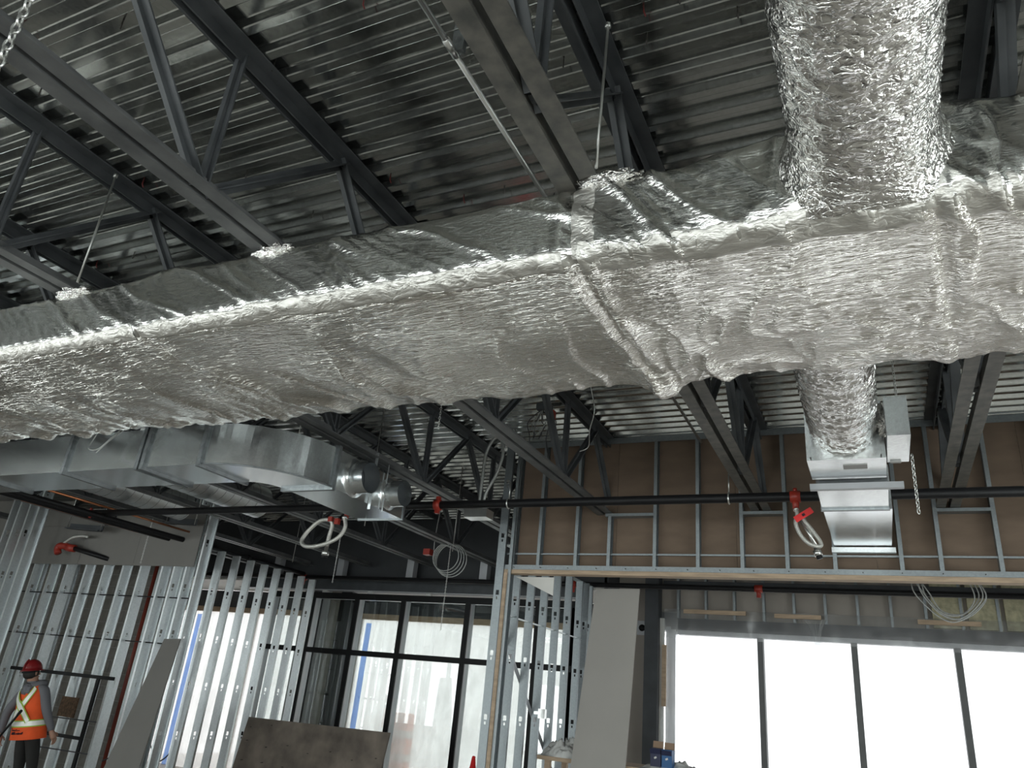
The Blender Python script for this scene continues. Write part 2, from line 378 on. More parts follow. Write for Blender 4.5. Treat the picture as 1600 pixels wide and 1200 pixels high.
# ================================================================ STEEL JOISTS
ZB = H+1.92; ZT = ZD-0.003
def angle_mesh(y0, y1, bottom, sx, leg=0.076, t=0.009, mt=None):
    """one steel angle of a chord pair; horizontal leg outwards"""
    g = 0.017*sx
    if bottom: prof = [(g, 0), (g+sx*leg, 0), (g+sx*leg, t), (g+sx*t, t), (g+sx*t, leg*0.95), (g, leg*0.95)]
    else: prof = [(g, 0), (g+sx*leg, 0), (g+sx*leg, -t), (g+sx*t, -t), (g+sx*t, -leg*0.95), (g, -leg*0.95)]
    return MB().prism(prof, y0, y1, 'Y').mesh('chord_angle', (mt or JOISTB) if bottom else JOIST, False)[0]
def web_mesh(dy, w):
    m_ = MB(); a = (0, 0, 0.03); b = (0, dy, ZT-ZB-0.03)
    d = Vector(b)-Vector(a); d.normalize()
    m_.bar(a, b, 0.028, w, (1, 0, 0)); m_.bar(Vector(a)+Vector((0.011+w/2-0.014, 0, 0)), Vector(b)+Vector((0.011+w/2-0.014, 0, 0)), w, 0.008, (1, 0, 0))
    return m_.mesh('web_bar', JOIST, False)[0]
Y0J = -6.6
chord_cache = {}
def chords(yend, mt):
    if (yend, mt) not in chord_cache:
        chord_cache[(yend, mt)] = [angle_mesh(Y0J, yend, b, s, mt=mt) for b in (True, False) for s in (1, -1)]
    return chord_cache[(yend, mt)]
w_v = web_mesh(0.0, 0.045); w_f = web_mesh(0.78, 0.055); w_b = web_mesh(-0.68, 0.055)
joists = [(2.2, 11.2, 'grey open-web steel joist furthest right, beyond the vertical foil branch'),
          (0.635, 11.2, 'grey open-web steel joist right of the diffuser box, meeting the brown bulkhead'),
          (-0.937, 11.2, 'scuffed open-web steel joist entering the foil duct beside the sloping bare conduit'),
          (-2.53, 11.2, 'open-web steel joist running from the top left corner into the foil duct'),
          (-4.04, 10.72, 'open-web steel joist just right of the galvanized duct with round collars'),
          (-5.28, 10.72, 'open-web steel joist emerging from under the end of the galvanized duct'),
          (-6.5, 10.72, 'open-web steel joist behind the looped braided sprinkler hose'),
          (-7.83, 10.72, 'open-web steel joist between the two spiral ducts'),
          (-9.1, 10.72, 'short-looking far open-web steel joist above the left end of the dark beam'),
          (-10.4, 10.72, 'open-web steel joist left of both spiral ducts'),
          (-12.15, 10.72, 'open-web steel joist furthest left near the stud cluster')]
for jx, yend, lab in joists:
    t = thing('steel_joist', lab, 'joist', (jx, 0, ZB), 'open-web roof joists')
    cm = chords(yend, JOISTS if jx in (-0.937, 0.635) else JOISTB)
    for k, (me, z) in enumerate(zip(cm, (ZB, ZB, ZT, ZT))):
        put('bottom_chord' if k < 2 else 'top_chord', me, t, (jx, 0, z))
    y = 1.8-1.47*5
    while y < yend-0.2:
        put('web_post', w_v, t, (jx, y, ZB))
        if y+0.78 < yend: put('web_diagonal', w_f, t, (jx, y+0.03, ZB))
        put('web_diagonal', w_b, t, (jx, y-0.03, ZB))
        y += 1.47

# ================================================================ BULKHEAD with brown board
YBK = 7.4
bk = thing('wall_bulkhead', 'steel stud bulkhead lined with brown-backed board', None, (-3.6, YBK, 3.05), None, 'structure')
def stud_mesh(L, hole0=0.45, pitch=0.61, name='metal_stud', w=0.092, fl=0.034, mt=None):
    m_ = MB()
    # web with keyhole punch-outs at x=0
    ys = [-w/2, -0.019, -0.009, 0.009, 0.019, w/2]; zs = [0.0]; holes = []
    z = hole0
    while z < L-0.2:
        zs += [z, z+0.028, z+0.045, z+0.095]; holes += [(z, z+0.028, 1), (z+0.045, z+0.095, 0)]; z += pitch
    zs.append(L)
    P = np.array([[(0, y, q) for y in ys] for q in zs]); n = len(m_.v); m_.v += [tuple(p) for p in P.reshape(-1, 3).tolist()]
    ny = len(ys)
    for i in range(len(zs)-1):
        for j in range(ny-1):
            zc = (zs[i]+zs[i+1])/2; yc = (ys[j]+ys[j+1])/2
            if any(a < zc < b and abs(yc) < (0.012 if small else 0.022) for a, b, small in holes): continue
            m_.f.append((n+i*ny+j, n+i*ny+j+1, n+(i+1)*ny+j+1, n+(i+1)*ny+j))
    for sy in (-1, 1):
        y = sy*w/2
        k = len(m_.v); m_.v += [(0, y, 0), (fl, y, 0), (fl, y-sy*0.012, 0), (0, y, L), (fl, y, L), (fl, y-sy*0.012, L)]
        m_.f += [(k, k+1, k+4, k+3), (k+1, k+2, k+5, k+4)]
    return m_.mesh(name, mt or GALVS, False)[0]
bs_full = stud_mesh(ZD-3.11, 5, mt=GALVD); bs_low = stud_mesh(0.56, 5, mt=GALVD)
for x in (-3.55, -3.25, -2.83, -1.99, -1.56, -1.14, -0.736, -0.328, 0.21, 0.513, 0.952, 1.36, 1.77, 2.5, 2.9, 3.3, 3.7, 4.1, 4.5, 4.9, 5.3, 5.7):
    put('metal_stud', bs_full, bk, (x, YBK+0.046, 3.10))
put('metal_stud', bs_low, bk, (-2.47, YBK+0.046, 3.10))
for x0, x1 in ((-2.50, -1.99), (-1.14, -0.736), (0.513, 0.952)):
    MB().prism([(YBK-0.004, 0), (YBK+0.09, 0), (YBK+0.09, 0.034), (YBK+0.086, 0.034), (YBK+0.086, 0.004), (YBK, 0.004), (YBK, 0.034), (YBK-0.004, 0.034)], x0, x1, 'X')
    b = MB(); b.box(x0, x1, YBK-0.006, YBK+0.09, 3.632, 3.662); b.build('stud_header', GALVD, bk)
MB().box(-3.62, XR-0.12, YBK-0.004, YBK+0.096, 3.070, 3.075).build('bottom_track', GALVD, bk)
MB().box(-3.62, XR-0.12, YBK-0.006, YBK-0.003, 3.070, 3.118).build('track_lip', GALVD, bk)
MB().box(-3.62, XR-0.12, YBK-0.006, YBK-0.002, ZD-0.07, ZD-0.002).build('top_track', GALVD, bk)
MB().box(-3.62, XR-0.12, YBK+0.03, YBK+0.05, 3.235, 3.252).build('bridging_channel', GALVD, bk)
MB().box(-3.66, XR-0.12, YBK-0.01, YBK+0.11, 3.026, 3.068).build('wood_plate', PINE, bk)
x = -3.62
while x < XR-0.2:
    x1 = min(x+1.218, XR-0.12); MB().box(x, x1-0.003, YBK+0.097, YBK+0.110, 3.07, ZD-0.002).build('board_sheet', BROWN, bk); x += 1.218
# screws along bottom track
for k in range(17): put('track_screw', sc_d, bk, (-3.5+k*0.31, YBK-0.003, 3.09), rot=(PI/2, 0, 0))

# return stud wall running away from the bulkhead's left end
rw = thing('wall_return', 'open steel stud return wall below the bulkhead end', None, (-3.65, YBK, 0), None, 'structure')
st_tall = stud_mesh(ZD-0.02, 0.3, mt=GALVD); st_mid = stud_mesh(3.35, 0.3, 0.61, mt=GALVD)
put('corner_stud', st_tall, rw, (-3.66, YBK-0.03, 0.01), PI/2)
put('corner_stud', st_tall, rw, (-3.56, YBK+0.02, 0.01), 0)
for k in range(1, 8):
    put('metal_stud', st_mid, rw, (-3.65, YBK+0.406*k, 0.01), PI/2)
put('metal_stud', st_mid, rw, (-3.62, YBK+0.406*6+0.16, 0.01), PI/2)
MB().bar((-3.65, YBK, 2.62), (-3.65, YBK+2.6, 2.62), 0.03, 0.012).build('bridging_channel', GALVS, rw)
MB().bar((-3.70, YBK+0.15, 2.55), (-3.70, YBK+2.5, 0.6), 0.006, 0.06).build('diagonal_strap', ALU, rw)
MB().box(-3.598, -3.56, YBK-0.045, YBK-0.01, 0, 3.026).build('wood_jamb', PINE, rw)
MB().box(-3.72, -3.62, YBK+0.1, YBK+3.0, 3.36, 3.366).build('top_track', GALVD, rw)
MB().box(-3.10, -3.00, YBK+0.35, YBK+0.9, 2.95, 3.28)
b = MB(); k = [(-3.55, 3.02), (-3.02, 3.02), (-3.02, 2.86)]
b.v += [(-3.55, YBK+0.16, 3.02), (-3.10, YBK+0.16, 3.02), (-3.10, YBK+0.16, 2.83), (-3.55, YBK+0.172, 3.02), (-3.10, YBK+0.172, 3.02), (-3.10, YBK+0.172, 2.83)]
b.f += [(0, 1, 2), (5, 4, 3), (0, 3, 4, 1), (1, 4, 5, 2), (2, 5, 3, 0)]; b.build('corner_board', WHITEB, rw)
# little bracket box on a stud
b = MB(); b.box(-3.60, -3.52, YBK+1.18, YBK+1.24, 1.62, 1.72).box(-3.66, -3.60, YBK+1.2, YBK+1.22, 1.66, 1.69); b.build('outlet_bracket', ZINC, rw)

# ================================================================ FAR WALL: right window under a stud header
wb = thing('wall_back', 'far wall with stud header, steel lintel and dark sheathing', None, (0, YB, 0), None, 'structure')
MB().box(-3.62, XR, YB+0.05, YB+0.062, 3.12, ZD+0.04).build('header_sheathing', BEIGE, wb)
hs_m = stud_mesh(1.3, 5, mt=GALVD)
for k in range(22): put('header_stud', hs_m, wb, (-2.70+k*0.406, YB+0.0, 3.13))
for k in range(5):
    x0 = 0.60+k*0.406; MB().box(x0+0.04, x0+0.40, YB-0.02, YB+0.04, 3.14, 3.95).build('insulation_batt', INSUL, wb)
MB().box(-2.78, XR, YB-0.06, YB+0.10, 2.96, 3.12).build('steel_lintel', BEAM, wb)
MB().box(-2.90, XR, YB-0.05, YB+0.05, 3.60, 3.66).build('header_rail', BEAM, wb)
MB().box(-14.5, -3.62, 10.92, 11.0, 3.46, ZD+0.04).build('dark_sheathing', DARKW, wb)
MB().box(-3.62, -3.10, YB-0.02, YB+0.10, 0, ZD+0.04).build('pier_board', BEIGE, wb)
MB().box(-3.12, -2.92, YB-0.28, YB-0.06, 0, ZD+0.02).build('steel_column', BEAM, wb)
MB().box(-2.92, -2.86, YB-0.16, YB-0.10, 0, 3.10).build('column_trim', WHITEB, wb)
MB().box(-2.86, -2.72, YB-0.04, YB+0.1, 0, 3.0).build('window_jamb', ALU, wb)
win = thing('window_1', 'overexposed window wall on the right behind plastic sheeting', None, (1.5, YB, 0), None, 'structure')
MB().box(-2.72, XR-0.05, YB-0.02, YB+0.10, 2.90, 2.96).build('window_head', ALU, win)
for x in (-1.53, -0.33, 0.87, 2.07, 3.27, 4.47, 5.6):
    MB().box(x-0.038, x+0.038, YB-0.06, YB+0.08, 0, 2.90).build('mullion', GREYM, win)
xs = [-2.72, -1.53, -0.33, 0.87, 2.07, 3.27, 4.47, 5.6]
for a, b_ in zip(xs, xs[1:]): MB().box(a+0.03, b_-0.03, YB+0.03, YB+0.04, 0, 2.90).build('pane', GLASSW, win)

MB().box(-3.66, -3.60, 10.92, YB+0.1, 3.2, ZD+0.04).build('corner_filler', DARKW, wb)
MB().box(-2.95, -2.70, YB-0.03, YB+0.12, 2.94, 3.2).build('jamb_filler', BEAM, wb)
MB().box(-3.62, XR+0.2, YB+0.10, YB+0.16, 2.94, ZD+0.04).build('outer_sheathing', DARKW, wb)
# ================================================================ ENTRY CURTAIN WALL on the left
YC = 10.8
cw = thing('window_2', 'black framed curtain wall of the entry, left of the stud return', None, (-7, YC, 0), None, 'structure')
mx = [-9.86, -8.91, -7.98, -7.05, -5.845, -4.64, -4.05]
def cmull(x, w=0.075, z1=3.16, wide=False):
    o = MB().box(x-w/2, x+w/2, YC, YC+0.15, 0, z1).build('mullion', ALU, cw)
    MB().box(x-w/2-0.004, x+w/2+0.004, YC-0.03, YC, 0, z1).build('cap', BLACKM, o)
for x in mx: cmull(x)
MB().box(-4.12, -3.86, YC-0.03, YC+0.16, 0, 3.16).build('end_post', BLACKM, cw)
for z, hh in ((3.13, 0.09), (2.24, 0.075)):
    o = MB().box(-9.88, -3.9, YC+0.002, YC+0.15, z, z+hh-0.02).build('rail', ALU, cw)
    MB().box(-9.90, -3.9, YC-0.032, YC+0.002, z-0.008, z+hh).build('cap', BLACKM, o)
for a, b_ in zip(mx, mx[1:]):
    for z0, z1 in ((0.05, 2.24), (2.31, 3.13)):
        MB().box(a+0.038, b_-0.038, YC+0.07, YC+0.08, z0, z1).build('pane', GLASS, cw)
for k, x in enumerate((-9.6, -8.7, -7.75, -6.6, -5.3)):
    MB().box(x-0.05, x+0.05, YC-0.02, YC+0.04, 3.22, 3.262).build('head_clip', ZINC, cw)
MB().box(-10.6, -3.9, YC-0.02, YC-0.0, 3.262, 3.47).build('beam_web', BEAM, wb)
MB().box(-10.6, -3.9, YC-0.10, YC+0.08, 3.47, 3.485).build('beam_flange', BEAM, wb)
MB().box(-10.6, -3.9, YC-0.10, YC+0.08, 3.255, 3.265).build('beam_flange', ALU, wb)
for x in (-8.34, -6.92, -5.56, -4.30, -9.75):
    MB().box(x-0.065, x+0.065, YC-0.17, YC-0.04, 3.485, 3.80).build('beam_post', ALU, wb)
# porch beyond the curtain wall
pr = thing('wall_porch', 'bright porch enclosure seen through the entry glazing', None, (-8, 12.4, 0), None, 'structure')
MB().box(-14.5, -3.6, 12.36, 12.46, 2.97, 3.07).build('porch_head_lumber', PINE, pr)
MB().box(-14.5, -3.6, 12.34, 12.48, 3.07, 3.4).build('porch_header', BEAM, pr)
MB().box(-14.5, -3.6, 10.98, 12.6, 3.42, 3.46).build('porch_soffit', WHITEB, pr)
MB().box(-3.62, -3.5, YB+0.1, 12.5, 0, 3.46).build('porch_side', BEAM, pr)
xs = [-14.4, -13.0, -11.6, -10.1, -8.98, -5.9, -3.6]
for a, b_ in zip(xs, xs[1:]): MB().box(a+0.02, b_-0.02, 12.40, 12.405, 0, 2.97).build('poly_panel', POLYD, pr)
for x in xs[1:-1]: MB().box(x-0.02, x+0.02, 12.38, 12.44, 0, 2.97).build('porch_post', WHITEB, pr)
for x in (-8.80, -13.2): MB().box(x-0.06, x+0.06, 12.375, 12.379, 0, 2.9).build('tape_strip', BLUET, pr)
for k, (x0, x1, mt) in enumerate(((-10.15, -9.92, BLOCK), (-9.92, -9.70, BEAM), (-9.70, -9.52, ALU), (-9.52, -9.30, BLOCK), (-9.30, -9.05, BLACKM))):
    MB().box(x0, x1, 12.0+0.01*k, 12.2, 0, 3.42).build('porch_pier', mt, pr)

# ================================================================ LEFT STUD PARTITION
YP = 7.7
lp = thing('wall_partition', 'open steel stud partition behind the worker', None, (-10.5, YP, 0), None, 'structure')
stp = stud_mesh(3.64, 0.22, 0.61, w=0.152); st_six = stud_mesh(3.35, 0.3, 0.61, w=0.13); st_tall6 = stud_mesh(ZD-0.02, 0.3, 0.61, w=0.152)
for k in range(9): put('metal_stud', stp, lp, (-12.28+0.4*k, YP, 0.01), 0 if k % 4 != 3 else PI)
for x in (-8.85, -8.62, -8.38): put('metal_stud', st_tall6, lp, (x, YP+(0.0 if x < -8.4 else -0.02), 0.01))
# second row of studs behind (corridor side)
for k in range(10): put('rear_stud', st_six, lp, (-13.2+0.42*k, YP+0.95, 0.01), PI*(k % 2))
# studs of the partition running away along its right end
for k in range(8): put('side_stud', st_six, lp, (-8.42-0.03*k, YP+0.30+0.33*k, 0.01), PI/2)
MB().box(-12.4, -8.3, YP-0.05, YP+0.05, 0.0, 0.01).build('bottom_track', GALVS, lp)
for z in (2.65, 2.05): MB().box(-12.4, -8.4, YP-0.012, YP+0.012, z, z+0.015).build('bridging_channel', BLACKP, lp)
MB().box(-11.6, -9.4, YP-0.1, YP-0.07, 1.54, 1.585).build('black_rail', BLACKP, lp)
MB().box(-9.72, -9.67, YP-0.1, YP-0.07, 0.05, 1.54).build('black_rail', BLACKP, lp)
MB().box(-11.0, -9.72, YP-0.1, YP-0.07, 0.78, 0.82).build('black_rail', BLACKP, lp)
for z in (1.0, 0.62): MB().tube([(-10.9, YP-0.09, z), (-9.5, YP-0.09, z+0.02)], 0.008, 6).build('tie_rod', DARKC, lp)
MB().box(-10.26, -9.93, YP-0.125, YP-0.105, 1.03, 1.28).build('osb_patch', OSB, lp)
for k, x0 in enumerate((-12.05, -10.85, -9.65)):
    MB().box(x0, min(x0+1.197, -8.45), YP-0.095, YP-0.082, 3.07, 3.655).build('gypsum_sheet', GREYB, lp)
MB().box(-14.4, -12.46, YP-0.095, YP-0.082, 3.15, 4.1).build('gypsum_sheet', GREYB, lp)
MB().box(-14.4, -11.6, YP+0.05, YP+0.062, 3.15, 4.1).build('gypsum_sheet', GREYB, lp)
for x0, x1 in ((-11.99, -10.51), (-10.29, -9.20), (-8.98, -8.45)): MB().box(x0, x1, YP-0.095, YP-0.082, 3.658, 3.92).build('gypsum_sheet', GREYB, lp)
# cluster of studs at the near end
cl = thing('wall_cluster', 'cluster of four tall steel studs at the left edge', None, (-11.4, 7.0, 0), None, 'structure')
for k, x in enumerate((-11.78, -11.56, -11.36, -11.14)):
    put('metal_stud', st_tall6, cl, (x, 7.0, 0.01), 0 if k != 1 else PI)
MB().box(-11.9, -11.0, 6.95, 7.05, 0, 0.012).build('bottom_track', GALVS, cl)

# concrete block wall behind the partition: separate blocks on a mortar core
cb = thing('wall_block', 'concrete block wall behind the stud partition', None, (-12, 9.3, 0), None, 'structure')
MB().box(-14.5, -10.6, 9.312, 9.5, 0, 4.1).build('mortar_core', MORTAR, cb)
blk = MB().box(-0.193, 0.193, -0.03, 0.03, -0.094, 0.094).mesh('block', BLOCK, False)[0]
for r in range(20):
    for k in range(10):
        x = -14.28+0.4*k+(0.2 if r % 2 else 0)
        if x < -10.78: put('block', blk, cb, (x, 9.335, 0.10+0.2*r))

# ================================================================ MAIN FOIL-WRAPPED DUCT
dz = lambda h: H+h
duct = thing('insulated_main_duct', 'long foil-wrapped rectangular duct crossing the whole picture', 'duct', (-3, 2.8, dz(1.55)))
YF, YK, HT, HBt = 2.24, 3.32, 1.905, 1.555
def rounded(poly, rad, step):
    out = []
    n = len(poly)
    for i in range(n):
        p0, p1, p2 = (Vector((*poly[(i+k) % n], 0)) for k in (-1, 0, 1))
        r = rad[i]; a = p1+(p0-p1).normalized()*r; b = p1+(p2-p1).normalized()*r
        for k in range(9):
            t = k/8; out.append(((1-t)**2*a + 2*t*(1-t)*p1 + t*t*b)[:2])
    out.append(out[0]); P = np.array(out)
    s = np.r_[0, np.cumsum(np.hypot(*np.diff(P, axis=0).T))]
    v = np.arange(0, s[-1], step); return np.c_[np.interp(v, s, P[:, 0]), np.interp(v, s, P[:, 1])], v
def smooth(x, a, b): t = np.clip((x-a)/(b-a), 0, 1); return t*t*(3-2*t)
prof, vv = rounded([(YK+0.20, HT), (YF, HT), (YF, HBt), (2.78, HBt-0.035), (YK+0.26, HBt+0.072)], (0.10, 0.05, 0.10, 0.40, 0.06), 0.0115)
nrm = np.gradient(prof, axis=0); nrm = np.c_[-nrm[:, 1], nrm[:, 0]]; nrm /= np.linalg.norm(nrm, axis=1)[:, None]
cen = prof.mean(0)
if ((prof-cen)*nrm).sum() < 0: nrm = -nrm
ux = np.r_[np.arange(-9.6, -6.8, 0.05), np.arange(-6.8, 1.7, 0.0115), np.arange(1.7, 3.6, 0.05)]
U, Vv = np.meshgrid(ux, vv, indexing='ij')
Yp = np.broadcast_to(prof[:, 0], U.shape); Zp = np.broadcast_to(prof[:, 1], U.shape)
NY = np.broadcast_to(nrm[:, 0], U.shape); NZ = np.broadcast_to(nrm[:, 1], U.shape)
seams = np.array([-5.3, -3.3, -0.94, 0.28]); sst = np.array([0.25, 0.35, 1.0, 0.7])
bot = smooth(-NZ, 0.4, 0.9); front = smooth(-NY, 0.4, 0.9)
far = smooth(Yp, 2.35, 3.25)
warp = 0.25*fbm(U*1.1, Vv*1.1, 5)
dd = np.abs(U[..., None]-seams - (0.03*_perlin(Vv*3, U*0+2, 8)+0.30*(Yp-YF)*bot)[..., None]*0+0.03*_perlin(Vv*3, U*0+2, 8)[..., None] - ((Yp-YF)*bot)[..., None]*np.array([-0.06, -0.08, 0.035, 0.11]))
ks = np.argmin(dd, -1); ds = np.take_along_axis(dd, ks[..., None], -1)[..., 0]; st = sst[ks]
right = smooth(U, -0.95, -0.5)
D = 0.012*_perlin(U*0.8, Vv*1.1, 1)                                                   # slow undulation
D += bot*0.032*(ridge((U+0.12*(Yp-YF))*1.7+warp*2.5, Yp*0.5, 2)**4)*far               # long draped folds across the underside
D += bot*0.013*(ridge((U+0.10*Yp)*4.5+warp*3, Yp*0.9, 3)**5)*(0.15+far)
D += (front*0.6+bot)*right*0.016*ridge(U*4.2+warp*4, Vv*1.8, 9)**4
gl = smooth(_perlin(U*0.9, U*0, 4), -0.05, 0.25)
D += front*(0.30+0.70*gl)*0.030*ridge((U+1.5*Zp)*3.0+warp*3, Vv*1.6, 11)**5
D += front*(0.2+0.8*gl)*0.010*ridge((U+1.3*Zp)*9+warp*5, Vv*3, 12)**5
low = smooth(HBt+0.15-Zp, 0.0, 0.11)*smooth(-NY, 0.15, 0.5)                                             # gathered puckers just above the corner
D += low*(0.011*ridge(U*9+warp*4+Zp*8, Vv*5, 14)**3*(0.5+0.5*gl)+0.005*ridge(U*24+warp*6+Zp*10, Vv*8, 15)**2)-low*0.008
crink = 0.0055*ridge(U*6+warp*6, Vv*26, 21)**3 + 0.0022*ridge(U*15, Vv*46+warp*8, 22)**2
amp = 0.15+1.0*smooth(_perlin(U*1.2, Vv*1.5, 31), -0.2, 0.4)
D += crink*amp*(bot*(0.10+0.90*far)*(0.7+0.6*right)+front*0.35)
sb = bot+0.35*front
D -= st*0.012*np.exp(-(ds/0.022)**2)*sb                                                # pulled in at the joints
D += st*0.010*np.exp(-((ds-0.05)/0.028)**2)*sb*(0.6+0.8*ridge(Vv*9, U*3, 6))
D += bot*0.012*np.sin(np.clip((Yp-YF)/(YK-YF), 0, 1)*PI)**0.8*(1-np.exp(-(ds/0.4)**2))
for cx, a, w in ((-0.90, 0.085, 0.06), (-3.43, 0.030, 0.14), (0.40, 0.035, 0.07), (-5.4, 0.022, 0.12), (-4.6, 0.015, 0.1)):   # hanging corners at the far lower edge
    D += a*np.exp(-((U-cx)/w)**2)*smooth(Yp, 3.25, 3.50)*bot
P = np.stack([U, Yp+NY*D, dz(Zp+NZ*D)], -1)
P[..., 2] += 0.055*smooth(U, -0.6, -0.15)*smooth(Zp, 1.7, 1.9)*(1-np.exp(-((U-0.65)/0.22)**2))
P[..., 2] += 0.035*np.exp(-((U+3.2)/0.18)**2)*smooth(Zp, 1.7, 1.9)
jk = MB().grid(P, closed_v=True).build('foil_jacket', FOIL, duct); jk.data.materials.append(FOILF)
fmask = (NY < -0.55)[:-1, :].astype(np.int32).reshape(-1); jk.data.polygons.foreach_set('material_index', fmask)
for xe in (-9.6, 3.55): MB().box(xe-0.01, xe+0.01, YF+0.03, YK-0.03, dz(HBt), dz(HT-0.03)).build('end_cap', GALV, duct)

# smooth tape band folded over the lower front corner
def strip_on_jacket(u, fi, off):
    """points on the jacket surface at length u and (fractional) profile index fi, lifted by off"""
    i0 = np.floor(fi).astype(int); t = (fi-i0)[..., None]
    jj = np.clip(np.searchsorted(ux, u), 0, len(ux)-1)
    q = P[jj, i0]*(1-t) + P[jj, i0+1]*t; q[..., 0] = u
    q[..., 1] += nrm[i0, 0]*off; q[..., 2] += nrm[i0, 1]*off
    return q
def tape_band(x0, x1, up=0.05, dn=0.09, seed=1):
    i0 = int(np.argmin((prof[:, 0]-YF)**2+(prof[:, 1]-HBt)**2)); us = np.arange(x0, x1, 0.0115); t = np.linspace(0, 1, 15)
    u, tt = np.meshgrid(us, t, indexing='ij')
    a = i0-up/0.0115*(1+0.5*fbm(u*5, u*0, seed)); e = i0+dn/0.0115*(1+0.35*fbm(u*4, u*0, seed+9))
    off = np.where((tt < 0.01) | (tt > 0.99), -0.002, 0.0022)
    MB().grid(strip_on_jacket(u, a+(e-a)*tt, off)).build('tape_band', TAPE, duct)
tape_band(-6.8, -3.35, 0.045, 0.045, seed=1); tape_band(-3.33, -0.98, 0.045, 0.05, seed=2); tape_band(-0.92, 1.65, 0.045, 0.08, seed=3)
def seam_band(cx, w=0.05):
    i0 = int(np.argmin((prof[:, 0]-YF)**2+(prof[:, 1]-HT)**2)); i1 = i0+int(0.34/0.0115)
    u, ii = np.meshgrid(np.linspace(cx-w, cx+w, 10), np.arange(i0, i1), indexing='ij')
    off = np.where(np.abs(u-cx) > w*0.99, -0.002, 0.0022)
    MB().grid(strip_on_jacket(u+0.01*_perlin(ii*0.3, u*3, 2), ii.astype(float), off)).build('seam_band', TAPE, duct)
seam_band(-0.90)
# crumpled foil collars where joists bear on the duct
def crumple(cx, cy, cz, sx, sy, sz, seed, name='foil_patch', parent=duct, mt=FOILR, n=28):
    th, ph = np.meshgrid(np.linspace(0, 2*PI, n, endpoint=False), np.linspace(0.05, PI-0.05, n//2), indexing='ij')
    r = 1+0.7*_perlin(th*2.2+seed, ph*3.5, seed)+0.4*ridge(th*4, ph*6, seed+2)-0.3
    G = np.stack([cx+sx*r*np.cos(th)*np.sin(ph), cy+sy*r*np.sin(th)*np.sin(ph), cz+sz*r*np.cos(ph)], -1)
    return MB().grid(G, closed_u=True).build(name, mt, parent)
crumple(-2.5, YF+0.02, dz(1.90), 0.125, 0.05, 0.035, 3); crumple(-3.98, YF+0.02, dz(1.90), 0.15, 0.05, 0.03, 5)
crumple(-0.80, YF+0.02, dz(1.905), 0.13, 0.05, 0.04, 8); crumple(1.05, YF+0.02, dz(1.93), 0.12, 0.06, 0.07, 9)

# round branches
def round_branch(name, cx, hc0, hc1, y0, y1, r, flare0, flare1, amp, seed, mt, step=0.011):
    ys = np.arange(y0, y1+step, step); th = np.linspace(0, 2*PI, int(2*PI*r/step), endpoint=False)
    Yg, T = np.meshgrid(ys, th, indexing='ij'); s = T*r
    t = (Yg-y0)/(y1-y0); hc = hc0+(hc1-hc0)*t
    R = r + flare1*np.exp(-((y1-Yg)/0.07)) + flare0*np.exp(-((Yg-y0)/0.07))
    wp = 0.3*fbm(Yg*2, s*2, seed)
    # periodic across the seam: noise on cos/sin of the angle
    cxn, syn = np.cos(T)*r, np.sin(T)*r
    d = amp*(0.7*ridge(Yg*14+wp*5+cxn*3, s*9+wp*3, seed)**4+0.55*ridge(Yg*26+syn*5, s*16+wp*6, seed+1)**2+0.30*ridge(Yg*55+cxn*8, s*30, seed+2)**2)
    for yk in np.arange(y0+0.2, y1, 0.46): d -= 0.008*np.exp(-((Yg-yk-0.02*np.sin(T*2))/0.02)**2)
    blend = np.minimum(T, 2*PI-T)/0.5; d *= np.clip(blend, 0.2, 1)
    R = R + d - amp*0.6
    G = np.stack([cx+R*np.cos(T+PI/2), Yg, H+hc+R*np.sin(T+PI/2)], -1)
    return MB().grid(G, closed_v=True).build(name, mt, duct)
round_branch('near_branch', 0.085, 1.795, 1.795, -2.4, 2.31, 0.216, 0, 0.02, 0.0105, 41, FOILR)
tt = np.linspace(0, 2*PI, 72, endpoint=False); kk = np.linspace(0, 1, 14); K, T_ = np.meshgrid(kk, tt, indexing='ij')
Rk = 0.206+0.02*K+0.055*K**3+0.006*ridge(T_*5, K*3, 3)**3*K; Yk = 2.02+0.235*K**0.8
Zk = np.clip(H+1.795+Rk*np.sin(T_), dz(HBt)+0.012, dz(HT)+0.13)
MB().grid(np.stack([0.085+Rk*np.cos(T_)*1.0, Yk, Zk], -1), closed_v=True).build('branch_skirt', FOILR, duct)
round_branch('far_branch', -0.10, 1.815, 1.80, 3.26, 4.86, 0.20, 0.02, 0.0, 0.009, 51, FOILR)

# ================================================================ TERMINAL BOX behind the main duct
tb = thing('terminal_box', 'galvanized terminal box hung where the small foil branch ends', 'duct box', (-0.1, 5.05, 3.3))
b = MB().box(-0.325, 0.128, 4.86, 5.28, 3.325, 3.70).build('box_body', GALV, tb)
MB().box(-0.12, 0.02, 4.97, 5.06, 3.321, 3.325).build('rating_label', LABELG, b)
for x in (-0.30, 0.10): put('screw', sc_d, b, (x, 4.855, 3.335), rot=(PI/2, 0, 0))
MB().box(-0.29, 0.10, 5.28, 5.36, 3.36, 3.66).build('dark_collar', BEAM, tb)
MB().prism([(5.36, 3.30), (5.9, 3.285), (5.9, 3.62), (5.36, 3.62)], -0.31, 0.135, 'X').build('transition', GALV, tb)
for z in (0, 1): pass
MB().box(-0.318, 0.143, 5.90, 5.94, 3.272, 3.63).build('flange', GALVT, tb)
MB().prism([(5.94, 3.285), (7.39, 3.315), (7.39, 3.62), (5.94, 3.62)], -0.305, 0.160, 'X').build('outlet_duct', GALV, tb)
MB().box(-0.33, 0.19, 7.34, 7.395, 3.26, 3.305).build('wall_frame', GALVS, tb)
cbx = MB().box(0.135, 0.255, 4.52, 5.02, 3.345, 3.585).build('control_box', GALV, tb)
MB().box(0.15, 0.21, 4.99, 5.015, 3.335, 3.345).build('box_lip', LABELG, cbx)
